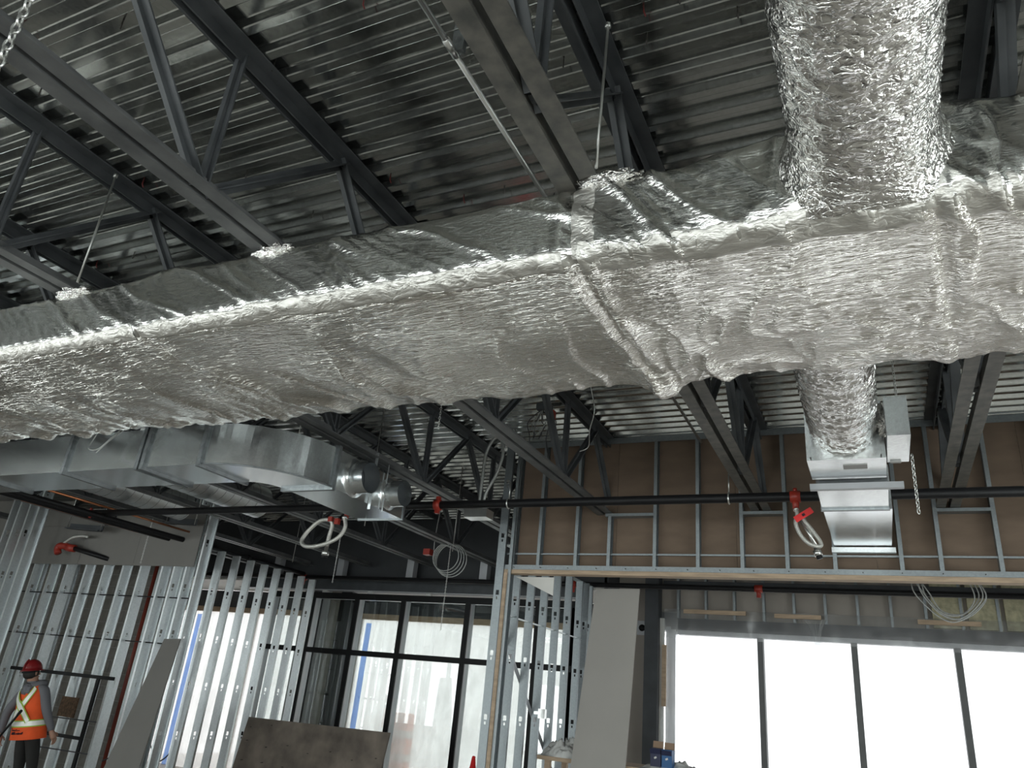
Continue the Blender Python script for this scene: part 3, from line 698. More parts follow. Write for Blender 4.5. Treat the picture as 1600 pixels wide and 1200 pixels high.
MB().prism([(5.29, 3.26), (5.335, 3.26), (5.335, 3.30), (5.33, 3.30), (5.33, 3.265), (5.295, 3.265), (5.295, 3.30), (5.29, 3.30)], -0.345, 0.225, 'X').build('strut', ALU, tb)
crumple(0.12, 4.80, 3.55, 0.03, 0.05, 0.10, 12, 'torn_foil', tb, FOILR, 18)

# ================================================================ CHAINS
def chain_mesh(k=0.016):
    b = MB(); pts = []
    for i in range(14):
        t = 2*PI*i/14; pts.append((k*0.55*math.cos(t), 0, k*1.0*math.sin(t)))
    pts.append(pts[0]); b.tube(pts, k*0.20, 6, False); return b.mesh('link', ZINC, False)[0]
link_big = chain_mesh(0.0165); link_small = chain_mesh(0.012)
def chain(label, x, y, z0, z1, big=True, dx=0.0):
    me = link_big if big else link_small; p = (0.0165 if big else 0.012)*1.62
    t = thing('hanging_chain', label, 'chain', (x, y, z0), 'hanging jack chains'); n = int(abs(z1-z0)/p)
    for k in range(n): put('link', me, t, (x+dx*k/n, y, z0+p*(k+0.5)), (k % 2)*PI/2+0.6)
chain('bright zinc chain dangling at the top left corner', -1.755, 0.65, 2.85, 3.67)
chain('short zinc chain hanging under the foil duct by the middle joist', -2.92, 4.6, 3.62, 3.86, False)
chain('zinc chain hanging beside the grey control box', 0.275, 5.03, 3.02, 3.40)
chain('zinc chain above the grey control box', 0.215, 4.75, 3.585, 4.48, False)
chain('long thin chain hanging in front of the entry glazing', -5.25, 9.0, 2.55, 3.67, False)
chain('thin chain hanging behind the looped braided hose', -6.52, 8.2, 3.0, 3.68, False)
chain('thin chain in front of the grey gypsum band', -9.12, 7.3, 3.05, 3.69, False)

# ================================================================ RODS AND CONDUIT NEAR THE MAIN DUCT
def rod(label, a, b_, r=0.006, mt=ROD, cat='rod', name='hanger_rod', group='hanger rods'):
    t = thing(name, label, cat, a, group)
    MB().tube([a, b_], r, 7).build('rod', mt, t); d = (Vector(b_)-Vector(a)).normalized()
    MB().tube([Vector(a)-d*0.001, Vector(a)+d*0.02], r*2.2, 6).build('nut', mt, t)
    return t
rod('thin hanger rod down to the foil duct at the far left', (-3.85, 2.18, 4.40), (-3.86, 2.19, 3.67))
rod('thin hanger rod just right of the scuffed joist', (-0.81, 2.16, 4.40), (-0.83, 2.17, 3.66))
cdn = thing('electrical_conduit', 'bright bare conduit sloping from the top edge to the foil duct', 'conduit', (-1.48, 2.5, 4.35))
MB().tube([(-1.48, -2.0, 4.36), (-1.48, 2.0, 4.36)], 0.0135, 10).build('pipe', ZINC, cdn)
MB().tube([(-1.48, 2.0, 4.36), (-1.48, 7.3, 4.36)], 0.0135, 10).build('pipe', ZINC, cdn)
MB().tube([(-1.48, 1.96, 4.36), (-1.48, 2.06, 4.36)], 0.0185, 10).build('coupling', ZINC, cdn)
MB().box(-1.50, -1.44, 2.04, 2.07, 4.372, 4.50).build('strap', GALVT, cdn)

# ================================================================ GALVANIZED DUCT WITH ELBOW
gz0, gz1 = H+1.50, H+1.835
gd = thing('galvanized_duct', 'bare galvanized rectangular duct with a wide elbow and two round collars', 'duct', (-5, 4.4, gz0))
YG0, YG1, XG0, XG1 = 4.06, 4.56, -4.50, -4.00; RO = 0.72
def flange_x(x): MB().box(x-0.018, x+0.018, YG0-0.025, YG1+0.025, gz0-0.025, gz1+0.025).build('flange', GALVT, gd)
def flange_y(y): MB().box(XG0-0.025, XG1+0.025, y-0.018, y+0.018, gz0-0.025, gz1+0.025).build('flange', GALVT, gd)
xsec = [-9.0, -7.55, -6.35, -5.42, -4.72]
for a, b_ in zip(xsec, xsec[1:]):
    s = MB().box(a+0.002, b_-0.002, YG0, YG1, gz0, gz1).build('duct_section', GALV, gd)
for x in (-7.55, -6.35, -5.42, -5.36, -4.72): flange_x(x)
b = MB(); n = 20; cx, cy = XG1-RO, YG0+RO
ring = []
for k in range(n+1):
    t = -PI/2+PI/2*k/n; c, s_ = math.cos(t), math.sin(t)
    ring.append([(cx+RO*c, cy+RO*s_, gz0), (cx+RO*c, cy+RO*s_, gz1), (cx+(RO-0.5)*c, cy+(RO-0.5)*s_, gz1), (cx+(RO-0.5)*c, cy+(RO-0.5)*s_, gz0)])
for r_ in ring:
    b.v += r_
for k in range(n):
    for q in range(4): a = k*4+q; a2 = k*4+(q+1) % 4; b.f.append((a, a2, a2+4, a+4))
b.build('elbow', GALV, gd)
b = MB(); b.tube([(cx+(RO+0.003)*math.cos(-PI/2+PI/2*k/n), cy+(RO+0.003)*math.sin(-PI/2+PI/2*k/n), gz0) for k in range(n+1)], 0.007, 6); b.build('elbow_seam', GALVT, gd)
yE = YG0+RO
flange_y(yE+0.02)
MB().box(XG0, XG1, yE+0.04, 5.88, gz0, gz1).build('duct_section', GALV, gd)
MB().box(XG0-0.01, XG1+0.01, 5.88, 5.90, gz0-0.01, gz1+0.01).build('end_cap', GALVT, gd)
def collar(y, z, r, L):
    o = MB(); rs_ = [r*1.25, r*1.02, r, r*1.03, r, r]; xs_ = [0, 0.02, 0.05, 0.07, 0.09, L]
    o.tube([(XG1+x, y, z) for x in xs_], rs_, 24, False)
    o.tube([(XG1+L, y, z), (XG1+0.01, y, z)], r-0.004, 24, False)
    c = o.build('round_collar', GALV, gd)
    MB().tube([(XG1-0.002, y, z), (XG1+0.004, y, z)], r-0.002, 24).build('dark_opening_disc', BEAM, c, flat=True)  # dark disc stands in for the shaded inside of the open collar
collar(5.08, H+1.66, 0.135, 0.17); collar(5.62, H+1.67, 0.120, 0.17)
MB().bar((XG1+0.02, 5.32, gz0-0.05), (XG1+0.02, 5.32, ZB+0.05), 0.03, 0.003).build('hanger_strap', GALVS, gd)
MB().bar((XG1+0.02, 5.52, gz0-0.02), (XG1+0.02, 5.52, ZB+0.02), 0.01, 0.003).build('hanger_strap', GALVS, gd)
# cable tail in front of it
t = thing('cable_tail', 'thin grey wire looping down in front of the bare duct', 'cable', (-5.9, 3.9, 3.3))
MB().tube(spline([(-5.78, 3.9, 3.62), (-5.86, 3.9, 3.46), (-5.85, 3.88, 3.38), (-5.72, 3.88, 3.37), (-5.55, 3.88, 3.50), (-5.38, 3.9, 3.64)]), 0.006, 6).build('wire', CABLE, t)
MB().tube(spline([(-5.72, 3.87, 3.33), (-5.6, 3.87, 3.43), (-5.45, 3.89, 3.55), (-5.36, 3.9, 3.64)]), 0.005, 6).build('wire', CABLE, t)

# ================================================================ SPIRAL DUCTS
def spiral(label, x, y0, y1, hc, r):
    t = thing('spiral_duct', label, 'duct', (x, y0, H+hc), 'spiral ducts')
    o = MB(); o.tube([(x, y0, H+hc), (x, y1, H+hc)], r, 32, False).tube([(x, y1, H+hc), (x, y0, H+hc)], r-0.003, 32, False)
    o.build('shell', GALVR, t)
    k = int((y1-y0)/0.13)
    for i in range(k):
        y = y0+0.13*i; p = [(x+(r+0.001)*math.cos(a), y+0.13*a/(2*PI), H+hc+(r+0.001)*math.sin(a)) for a in np.linspace(0, 2*PI, 25)]
        MB().tube(p, 0.0035, 4, False).build('lock_seam', GALVT, t)
spiral('left bare spiral duct running above the gypsum band', -8.42, 4.8, 7.15, 2.06, 0.205)
spiral('right bare spiral duct ending nearer the sprinkler main', -7.02, 4.8, 7.10, 2.06, 0.205)

# ================================================================ SPRINKLER PIPES
def pipe(name, label, pts, r, mt=BLACKP, cat='pipe', group=None):
    t = thing(name, label, cat, pts[0], group); MB().tube(pts, r, 14).build('pipe', mt, t); return t
YM, ZM = 6.3, H+1.742
pm = pipe('sprinkler_main', 'long black sprinkler main crossing in front of the brown bulkhead', [(-9.05, YM, ZM), (5.8, YM, ZM)], 0.040)
def grooved(x, parent, y=YM, z=ZM, r=0.040):
    c = MB(); c.tube([(x-0.035, y, z), (x-0.03, y, z), (x+0.03, y, z), (x+0.035, y, z)], [r+0.002, r+0.016, r+0.016, r+0.002], 16); o = c.build('grooved_coupling', REDP, parent)
    MB().box(x-0.018, x+0.018, y-0.02, y+0.02, z-r-0.045, z-r-0.01).build('bolt_pad', REDP, o); MB().box(x-0.018, x+0.018, y-0.02, y+0.02, z+r+0.01, z+r+0.045).build('bolt_pad', REDP, o)
grooved(-3.88, pm)
def tee(x, parent, y=YM, z=ZM, r=0.040, drop=0.08):
    c = MB(); c.tube([(x-0.04, y, z), (x+0.04, y, z)], r+0.008, 14).tube([(x, y, z), (x, y, z-r-drop)], [0.032, 0.024], 12); o = c.build('outlet_tee', REDP, parent)
    MB().tube([(x, y, z+r), (x, y, z+r+0.03)], 0.016, 8).build('bolt', REDP, o)
tee(-4.98, pm); tee(-0.525, pm); tee(-9.05, pm, drop=0.02)
for x in (-1.05, -3.1, -4.45, 1.1):
    o = MB(); o.tube([(x+0.047*math.cos(a)*0, YM+0.047*math.cos(a), ZM+0.047*math.sin(a)) for a in np.linspace(0, 2*PI, 20)], 0.007, 5, False)
    h_ = o.build('ring_hanger', ZINC, pm); MB().tube([(x, YM, ZM+0.05), (x, YM, ZB+0.04)], 0.006, 6).build('rod', ROD, h_)
# braided hoses
def hose(label, pts, r, parts=True, tagged=False, nozzle=True):
    t = thing('sprinkler_hose', label, 'hose', pts[0], 'flexible sprinkler hoses')
    q = spline(pts, 10); MB().tube(q, r, 10).build('braid', BRAID, t)
    MB().tube([q[0], q[3]], r*1.35, 8).build('hose_nut', ZINC, t)
    if nozzle:
        d = (q[-1]-q[-4]).normalized(); e = q[-1]
        MB().tube([e-d*0.02, e+d*0.03, e+d*0.031, e+d*0.075], [r*1.0, r*1.0, r*1.9, r*1.9], 12).build('reducer', ZINC, t)
        MB().tube([e+d*0.075, e+d*0.10], r*1.5, 12).build('cap', BLACKP, t)
    return t
YH = YM-0.04
h1 = hose('braided sprinkler hose looped below the main, left of the bare duct end',
     [(-4.975, YH, ZM-0.11), (-4.94, YH, 3.27), (-5.00, YH-0.02, 3.15), (-5.18, YH-0.05, 3.07), (-5.37, YH-0.05, 3.06), (-5.45, YH-0.03, 3.13), (-5.40, YH, 3.25), (-5.28, YH, 3.34), (-5.17, YH+0.01, 3.35), (-5.13, YH+0.02, 3.30), (-5.15, YH+0.03, 3.18), (-5.165, YH+0.04, 3.06)], 0.021)
MB().box(-5.17, -5.12, YH-0.02, YH+0.02, 3.33, 3.38).build('red_clip', REDP, h1); MB().box(-5.08, -5.03, YH-0.02, YH+0.02, 3.30, 3.36).build('red_clip', REDP, h1)
h2 = hose('braided sprinkler hose with a red tag folded below the main at the right',
     [(-0.525, YH, ZM-0.11), (-0.515, YH-0.01, 3.33), (-0.53, YH-0.02, 3.26), (-0.50, YH-0.02, 3.17), (-0.44, YH-0.02, 3.10), (-0.365, YH-0.01, 3.08), (-0.36, YH, 3.12), (-0.42, YH+0.01, 3.22), (-0.485, YH+0.01, 3.31), (-0.47, YH+0.02, 3.30), (-0.43, YH+0.02, 3.18), (-0.40, YH+0.02, 3.085)], 0.016)
o = MB().bar((-0.53, YH-0.05, 3.28), (-0.40, YH-0.05, 3.36), 0.004, 0.05, (0, 1, 0)).build('red_tag', REDTAG, h2, 'bright red paper tag')
MB().bar((-0.475, YH-0.053, 3.314), (-0.455, YH-0.053, 3.326), 0.002, 0.02, (0, 1, 0)).build('tag_mark', INK, o)
MB().tube([(-0.39, YH-0.02, 3.09), (-0.50, YH+0.01, 3.30)], 0.010, 8).build('drop_nipple', ZINC, h2)
# branch lines running away on the left
pb = pipe('sprinkler_branch', 'black sprinkler branch running away along the left bay', [(-8.78, 3.6, H+1.69), (-8.78, 10.25, H+1.69)], 0.036)
grooved_y = MB(); grooved_y.tube([(-8.78, 8.9, H+1.69), (-8.78, 8.98, H+1.69)], 0.05, 14); grooved_y.build('coupling', BLACKP, pb)
pipe('sprinkler_branch', 'lower black pipe beside the left branch, under the spiral ducts', [(-9.06, 3.6, H+1.70), (-9.06, 9.3, H+1.70)], 0.030)
pf = pipe('sprinkler_main', 'far black sprinkler line in front of the entry beam and window header', [(-11.5, 10.3, 3.405), (5.8, 10.3, 3.372)], 0.036)
for x in (-8.8, -1.37, -3.92):
    o = MB(); o.tube([(x-0.05, 10.3, 3.39), (x+0.05, 10.3, 3.39)], 0.05, 12).tube([(x, 10.3, 3.39), (x, 10.3, 3.28)], 0.03, 10); o.build('red_tee', REDP, pf)
# copper lines
pipe('copper_line', 'upper copper tube running beside the left sprinkler branch', [(-8.70, 5.0, H+1.80), (-8.70, 7.8, H+1.80)], 0.014, COPPER, 'pipe', 'copper lines')
pipe('copper_line', 'lower copper tube nearer the gypsum band', [(-9.72, 5.8, H+1.80), (-9.72, 7.62, H+1.80)], 0.012, COPPER, 'pipe', 'copper lines')
# capped red sprinkler stub in front of the gypsum band
t = thing('sprinkler_stub', 'short black sprinkler stub with red elbow in front of the grey gypsum band', 'pipe', (-11.0, 7.5, 3.25))
MB().tube([(-10.82, 7.45, 3.28), (-10.2, 7.62, 3.155)], 0.034, 12).build('pipe', BLACKP, t)
MB().tube([(-10.95, 7.43, 3.29), (-10.80, 7.45, 3.275)], 0.055, 12).build('coupling', REDP, t)
MB().tube(spline([(-10.93, 7.43, 3.30), (-11.10, 7.42, 3.31), (-11.14, 7.42, 3.26), (-11.10, 7.42, 3.20)]), 0.05, 10).build('elbow', REDP, t)
MB().tube(spline([(-11.06, 7.42, 3.33), (-10.88, 7.42, 3.43), (-10.72, 7.44, 3.46), (-10.58, 7.45, 3.45)]), 0.022, 8).build('hose', BRAID, t)
# black hanger channels above the band and short angle
for k, (a, b_, lab) in enumerate((((-10.9, 7.3, 3.55), (-10.15, 7.3, 3.50), 'short black steel channel below the lower copper tube'), ((-8.9, 7.35, 3.62), (-8.35, 7.35, 3.59), 'short black steel channel at the end of the left spiral duct'))):
    t = thing('steel_channel', lab, 'channel', a); MB().bar(a, b_, 0.08, 0.015, (0, 1, 0)).bar(Vector(a)+V(0, 0.04, 0.04), Vector(b_)+V(0, 0.04, 0.04), 0.012, 0.08, (0, 1, 0)).build('channel', BEAM, t)
    MB().tube([a, (a[0], a[1], ZD+0.01)], 0.006, 6).build('rod', ROD, t); MB().tube([b_, (b_[0], b_[1], ZD+0.01)], 0.006, 6).build('rod', ROD, t)

# ================================================================ CABLES, CONDUIT LOOP, JUNCTIONS
t = thing('conduit_loop', 'pair of grey flexible conduits looping up beside the tall corner stud', 'conduit', (-3.7, 7.0, 3.6))
MB().tube(spline([(-3.80, 7.0, 3.62), (-3.79, 7.0, 3.95), (-3.78, 7.0, 4.25), (-3.70, 7.0, 4.42), (-3.60, 7.0, 4.46)]), 0.017, 9).build('conduit', CABLE, t)
MB().tube(spline([(-3.74, 7.0, 3.62), (-3.73, 7.0, 3.80), (-3.63, 7.0, 4.00), (-3.57, 7.0, 4.22), (-3.60, 7.0, 4.40), (-3.64, 7.0, 4.46)]), 0.017, 9).build('conduit', CABLE, t)
MB().box(-3.93, -3.66, 6.93, 7.10, 3.53, 3.62).build('junction_box', ZINC, t)
t = thing('cable_coil', 'coil of thin grey cable hanging before the far joists', 'cable', (-5.4, 9.0, 3.3), 'coiled cables')
for k in range(4):
    c = (-5.28+0.02*k, 8.95+0.02*k, 3.50-0.012*k); r1 = 0.20+0.012*k
    MB().tube([(c[0]+r1*math.cos(a), c[1], c[2]+r1*0.95*math.sin(a)) for a in np.linspace(0, 2*PI, 28)], 0.007, 5, False).build('loop', CABLE, t)
MB().tube(spline([(-5.45, 8.97, 3.4), (-5.5, 8.97, 3.7), (-5.46, 8.97, 4.3)]), 0.007, 5).build('tail', CABLE, t); MB().box(-5.62, -5.52, 8.9, 9.0, 3.52, 3.60).build('red_box', REDP, t)
t = thing('cable_coil', 'loose loops of cable hanging below the wood plate at the right', 'cable', (0.65, 9.6, 3.2), 'coiled cables')
for k, (xa, xb, zb) in enumerate(((0.42, 0.96, 2.95), (0.44, 0.93, 2.98), (0.36, 0.99, 2.93), (0.50, 0.90, 3.0), (0.46, 1.0, 2.96))):
    xm = (xa+xb)/2; y = 9.0+0.03*k
    MB().tube(spline([(xa-0.12*(k % 2), y, 3.42), (xa, y, 3.2), (xm-0.1, y, zb+0.02), (xm+0.08, y, zb), (xb, y, 3.14), (xb-0.02, y, 3.3), (xb-0.12, y, 3.46), (0.62, y, 3.69)]), 0.007, 6).build('loop', CABLE, t)
t = thing('wire_bundle', 'tangle of loose wires and a red connector under the roof deck', 'cable', (-2.9, 6.3, 4.4))
MB().box(-2.85, -2.72, 6.2, 6.32, 4.40, 4.47).build('box', BEAM, t); MB().box(-2.72, -2.66, 6.2, 6.26, 4.30, 4.38).build('connector', REDP, t)
rr = random.Random(5)
for k in range(9):
    x = -2.95+0.035*k; y = 6.25+rr.uniform(-.05, .05); L = rr.uniform(0.25, 0.55)
    MB().tube(spline([(-2.8, 6.25, 4.42), (x, y, 4.30), (x+rr.uniform(-.05, .05), y, 4.42-L*0.6), (x+rr.uniform(-.03, .03), y, 4.42-L), (x+rr.uniform(-.06, .06), y, 4.38-L*0.7)], 6), 0.005, 5).build('wire', CABLE if k % 2 else DARKC, t)
t = thing('hanging_wire', 'thin kinked white wire hanging below the foil duct hump', 'cable', (-2.05, 5.6, 3.75))
MB().tube(spline([(-2.03, 5.5, 4.48), (-1.99, 5.5, 4.40), (-2.06, 5.55, 4.33), (-2.03, 5.6, 4.1), (-2.10, 5.7, 3.95), (-2.14, 5.8, 3.84), (-2.22, 5.8, 3.80)], 5), 0.004, 5).build('wire', ZINC, t)
t = thing('hanging_wire', 'drooping dark cable strung in the left stud partition', 'cable', (-8.9, 8.3, 1.0))
MB().tube(spline([(-8.7, 8.3, 2.75), (-8.62, 8.25, 2.2), (-8.75, 8.3, 1.6), (-8.7, 8.3, 0.9), (-8.95, 8.3, 0.6), (-9.2, 8.3, 0.8)]), 0.009, 6).build('wire', DARKC, t)
MB().tube(spline([(-9.3, 8.2, 3.0), (-9.5, 8.2, 2.6), (-9.62, 8.2, 1.6), (-9.7, 8.2, 0.7), (-9.9, 8.2, 0.5)]), 0.009, 6).build('wire', DARKC, t)
pipe('copper_line', 'reddish vertical pipe standing inside the stud partition', [(-9.98, 8.3, 0.0), (-9.98, 8.3, 3.2)], 0.028, mat('red_oxide_pipe', (0.20, 0.035, 0.02), 0.5), 'pipe')
# dangling short pipes (web ends) and far hanging rods
for k, (x, y, z0, z1, lab) in enumerate(((-4.45, 5.93, 3.2, 4.45, 'hanger rod at the end of the bare duct'), (-4.75, 5.1, 3.6, 4.45, 'hanger rod above the bare duct elbow'), (-4.75, 8.2, 3.42, 4.4, 'hanger rod near the hanging cable coil'), (-7.6, 6.7, 3.5, 4.4, 'hanger rod beside the right spiral duct'), (-8.15, 9.2, 3.44, 4.4, 'hanger rod near the end of the left sprinkler branch'))):
    rod(lab, (x, y, ZD+0.01), (x, y, z0), 0.005)

# ================================================================ POLY SHEETING AND BATTENS ON THE RIGHT WINDOW
def sheet(name, label, x0, x1, y, z0, z1, amp, seed, mt=POLY, dens=0.05, tilt=0.0):
    us = np.arange(x0, x1+dens, dens); zs = np.arange(z0, z1+dens, dens); X, Z = np.meshgrid(us, zs, indexing='ij')
    Yy = y + amp*fbm(X*3.2, Z*0.9, seed) + amp*0.6*ridge(X*5+Z*0.8, Z*0.6, seed+4)**3 + tilt*(z1-Z)
    return MB().grid(np.stack([X, Yy, Z], -1)).build(name, mt, None, label, 'plastic sheet')
sheet('poly_sheet', 'hazy plastic sheet gathered along the head of the right window', -2.86, 5.8, YB-0.16, 2.84, 3.22, 0.03, 3)
sheet('poly_sheet', 'hazy plastic strip down the left edge of the right window', -2.90, -2.66, YB-0.18, 0.3, 3.16, 0.02, 6)
b = []
us = np.linspace(0, 1, 25); zs = np.linspace(3.16, 0.5, 60); A, Z = np.meshgrid(us, zs, indexing='ij')
wd = 0.05+0.17*np.exp(-(3.1-Z)/0.12)+0.02*(3.16-Z)
X = -0.78+0.05*(3.16-Z)+(A-0.5)*wd; Yy = YB-0.24+0.03*np.sin(A*PI*7)+0.01*fbm(A*6, Z*3, 2)
MB().grid(np.stack([X, Yy, Z], -1)).build('poly_gather', PLASTICW if False else POLY, None, 'gathered strip of plastic hanging before the right window', 'plastic sheet')
for k, (xa, xb, z, lab) in enumerate(((-2.55, -1.68, 3.17, 'leftmost wood batten above the right window'), (-1.30, -0.70, 3.155, 'wood batten above the gathered plastic strip'), (0.45, 1.15, 3.15, 'wood batten above the right window under the yellow insulation'))):
    MB().box(xa, xb, YB-0.27, YB-0.235, z, z+0.055).build('wood_batten', PINE, None, lab, 'batten', 'battens holding the plastic')
MB().box(-2.86, -2.80, YB-0.27, YB-0.235, 1.9, 2.72).build('wood_batten', PINE, None, 'upright wood batten at the left edge of the right window', 'batten', 'battens holding the plastic')
# small speaker-like vent plate on the pier
t = thing('wall_vent', 'small grey round-holed plate on the pier beside the dark column', 'vent', (-3.2, YB-0.03, 2.85))
MB().box(-3.30, -3.13, YB-0.05, YB-0.02, 2.86, 3.06).build('plate', ALU, t); MB().tube([(-3.22, YB-0.055, 2.96), (-3.22, YB-0.05, 2.96)], 0.05, 16).build('hole', BLACKP, t)

# ================================================================ LEANING BOARDS
def slab(name, label, cat, A, B, Cc, Dd, th, mt):
    """A,B bottom corners, C,D top corners"""
    A, B, Cc, Dd = map(Vector, (A, B, Cc, Dd)); n = (B-A).cross(Dd-A).normalized()*th
    b = MB(); b.v += [tuple(p) for p in (A, B, Cc, Dd, A+n, B+n, Cc+n, Dd+n)]
    b.f += [(0, 1, 2, 3), (7, 6, 5, 4), (0, 4, 5, 1), (1, 5, 6, 2), (2, 6, 7, 3), (3, 7, 4, 0)]
    return b.build(name, mt, None, label, cat)
slab('gypsum_board', 'tall grey gypsum board leaning upright before the dark column', 'board', (-3.16, 8.2, 0), (-2.52, 8.2, 0), (-2.43, 8.5, 3.07), (-2.95, 8.5, 3.06), -0.016, GREYL)
slab('gypsum_board', 'dark grey gypsum board leaning against the stud partition', 'board', (-8.58, 7.0, 0), (-7.90, 7.0, 0), (-8.02, 7.3, 2.115), (-8.30, 7.3, 2.10), -0.016, GREYB)
pw = slab('plywood_sheet', 'weathered plywood sheet with screw heads across the lower entry glazing', 'board', (-8.30, 8.9, 0), (-5.92, 8.9, 0), (-5.81, 9.0, 1.26), (-8.19, 9.0, 1.235), -0.02, PLY)
for k in range(16):
    put('screw_head', sc_d, pw, (-8.1+0.36*(k % 7), 8.94+0.03*(k//7), 0.7+0.22*(k//7)+0.03*math.sin(k*3)), rot=(PI/2, 0, 0))

# ================================================================ BENCH WITH PLASTIC, CARTONS, CONE
bench = thing('work_bench', 'plastic-draped bench at the bottom edge under the blue cartons', 'bench', (-2.6, 8.7, 0))
MB().box(-3.5, -1.75, 8.40, 9.1, 1.22, 1.26).build('top', PINE, bench)
for x in (-3.4, -1.85):
    for y in (8.48, 9.0): MB().box(x-0.03, x+0.03, y-0.03, y+0.03, 0, 1.22).build('leg', PINE, bench)
def heap(name, label, cx, cy, z, sx, sy, sz, seed):
    n = 46; a = np.linspace(-1, 1, n); X, Yq = np.meshgrid(a, a, indexing='ij'); R = np.clip(1-(X**2+Yq**2), 0, 1)
    Z = z+sz*R**0.6*(0.45+0.9*np.abs(fbm(X*2.2+seed, Yq*2.2, seed))+0.5*ridge(X*3.5, Yq*3.5+seed, seed+1)**2)
    return MB().grid(np.stack([cx+sx*X, cy+sy*Yq, Z], -1)).build(name, PLASTICW, None, label, 'plastic film')
heap('plastic_film', 'crumpled white plastic film heaped left of the leaning board', -3.22, 8.62, 1.262, 0.30, 0.25, 0.16, 3)
heap('plastic_film', 'crumpled white plastic film spread around the blue cartons', -2.05, 8.66, 1.262, 0.34, 0.24, 0.07, 6)
def carton(label, x, y, z, w, d, hh, mt, rz):
    t = thing('small_carton', label, 'carton', (x, y, z))
    MB().box(x-w/2, x+w/2, y-d/2, y+d/2, z, z+hh).build('box', mt, t)
    MB().bar((x-w/2, y-d/2-0.02, z+hh-0.03), (x+w/2, y-d/2-0.02, z+hh-0.03), 0.05, 0.003, (0, -0.5, 1)).build('flap', NAVY if mt is BLUEC else mt, t)
    MB().bar((x-w/2, y+d/2, z+hh+0.03), (x+w/2, y+d/2, z+hh+0.03), 0.07, 0.003, (0, 0.2, 1)).build('flap', KRAFT, t)
    MB().bar((x-0.012, y-d/2-0.003, z+hh*0.45), (x+0.012, y-d/2-0.003, z+hh*0.52), 0.003, 0.018, (0, 1, 0)).build('logo', WHITEB, t)
carton('small dark navy carton with open kraft flaps on the bench', -2.195, 8.46, 1.29, 0.105, 0.11, 0.17, NAVY, 0)
carton('small bright blue carton with open flaps on the bench', -2.08, 8.47, 1.29, 0.105, 0.11, 0.165, BLUEC, 0)
t = thing('traffic_cone', 'red traffic cone tip at the bottom edge below the stud return', 'cone', (-4.32, 8.5, 0))
MB().lathe([(0.001, 1.16), (0.018, 1.155), (0.19, 0.04), (0.2, 0.03)], -4.32, 8.5, 20).build('cone', REDTAG, t); MB().box(-4.55, -4.09, 8.27, 8.73, 0, 0.035).build('base', BLACKP, t)
t = thing('orange_barrel', 'blurred orange barrel outside, glowing through the dusty entry plastic', 'barrel', (-8.05, 12.75, 0))
MB().lathe([(0.30, 0), (0.30, 0.06), (0.24, 0.08), (0.23, 0.5), (0.215, 0.5), (0.205, 1.35), (0.18, 1.40), (0.001, 1.40)], -8.05, 12.85, 24).build('drum', ORANGE, t)
for z in (0.62, 1.0): MB().lathe([(0.226, z), (0.222, z+0.12)], -8.05, 12.85, 24).build('band', REFL, t)

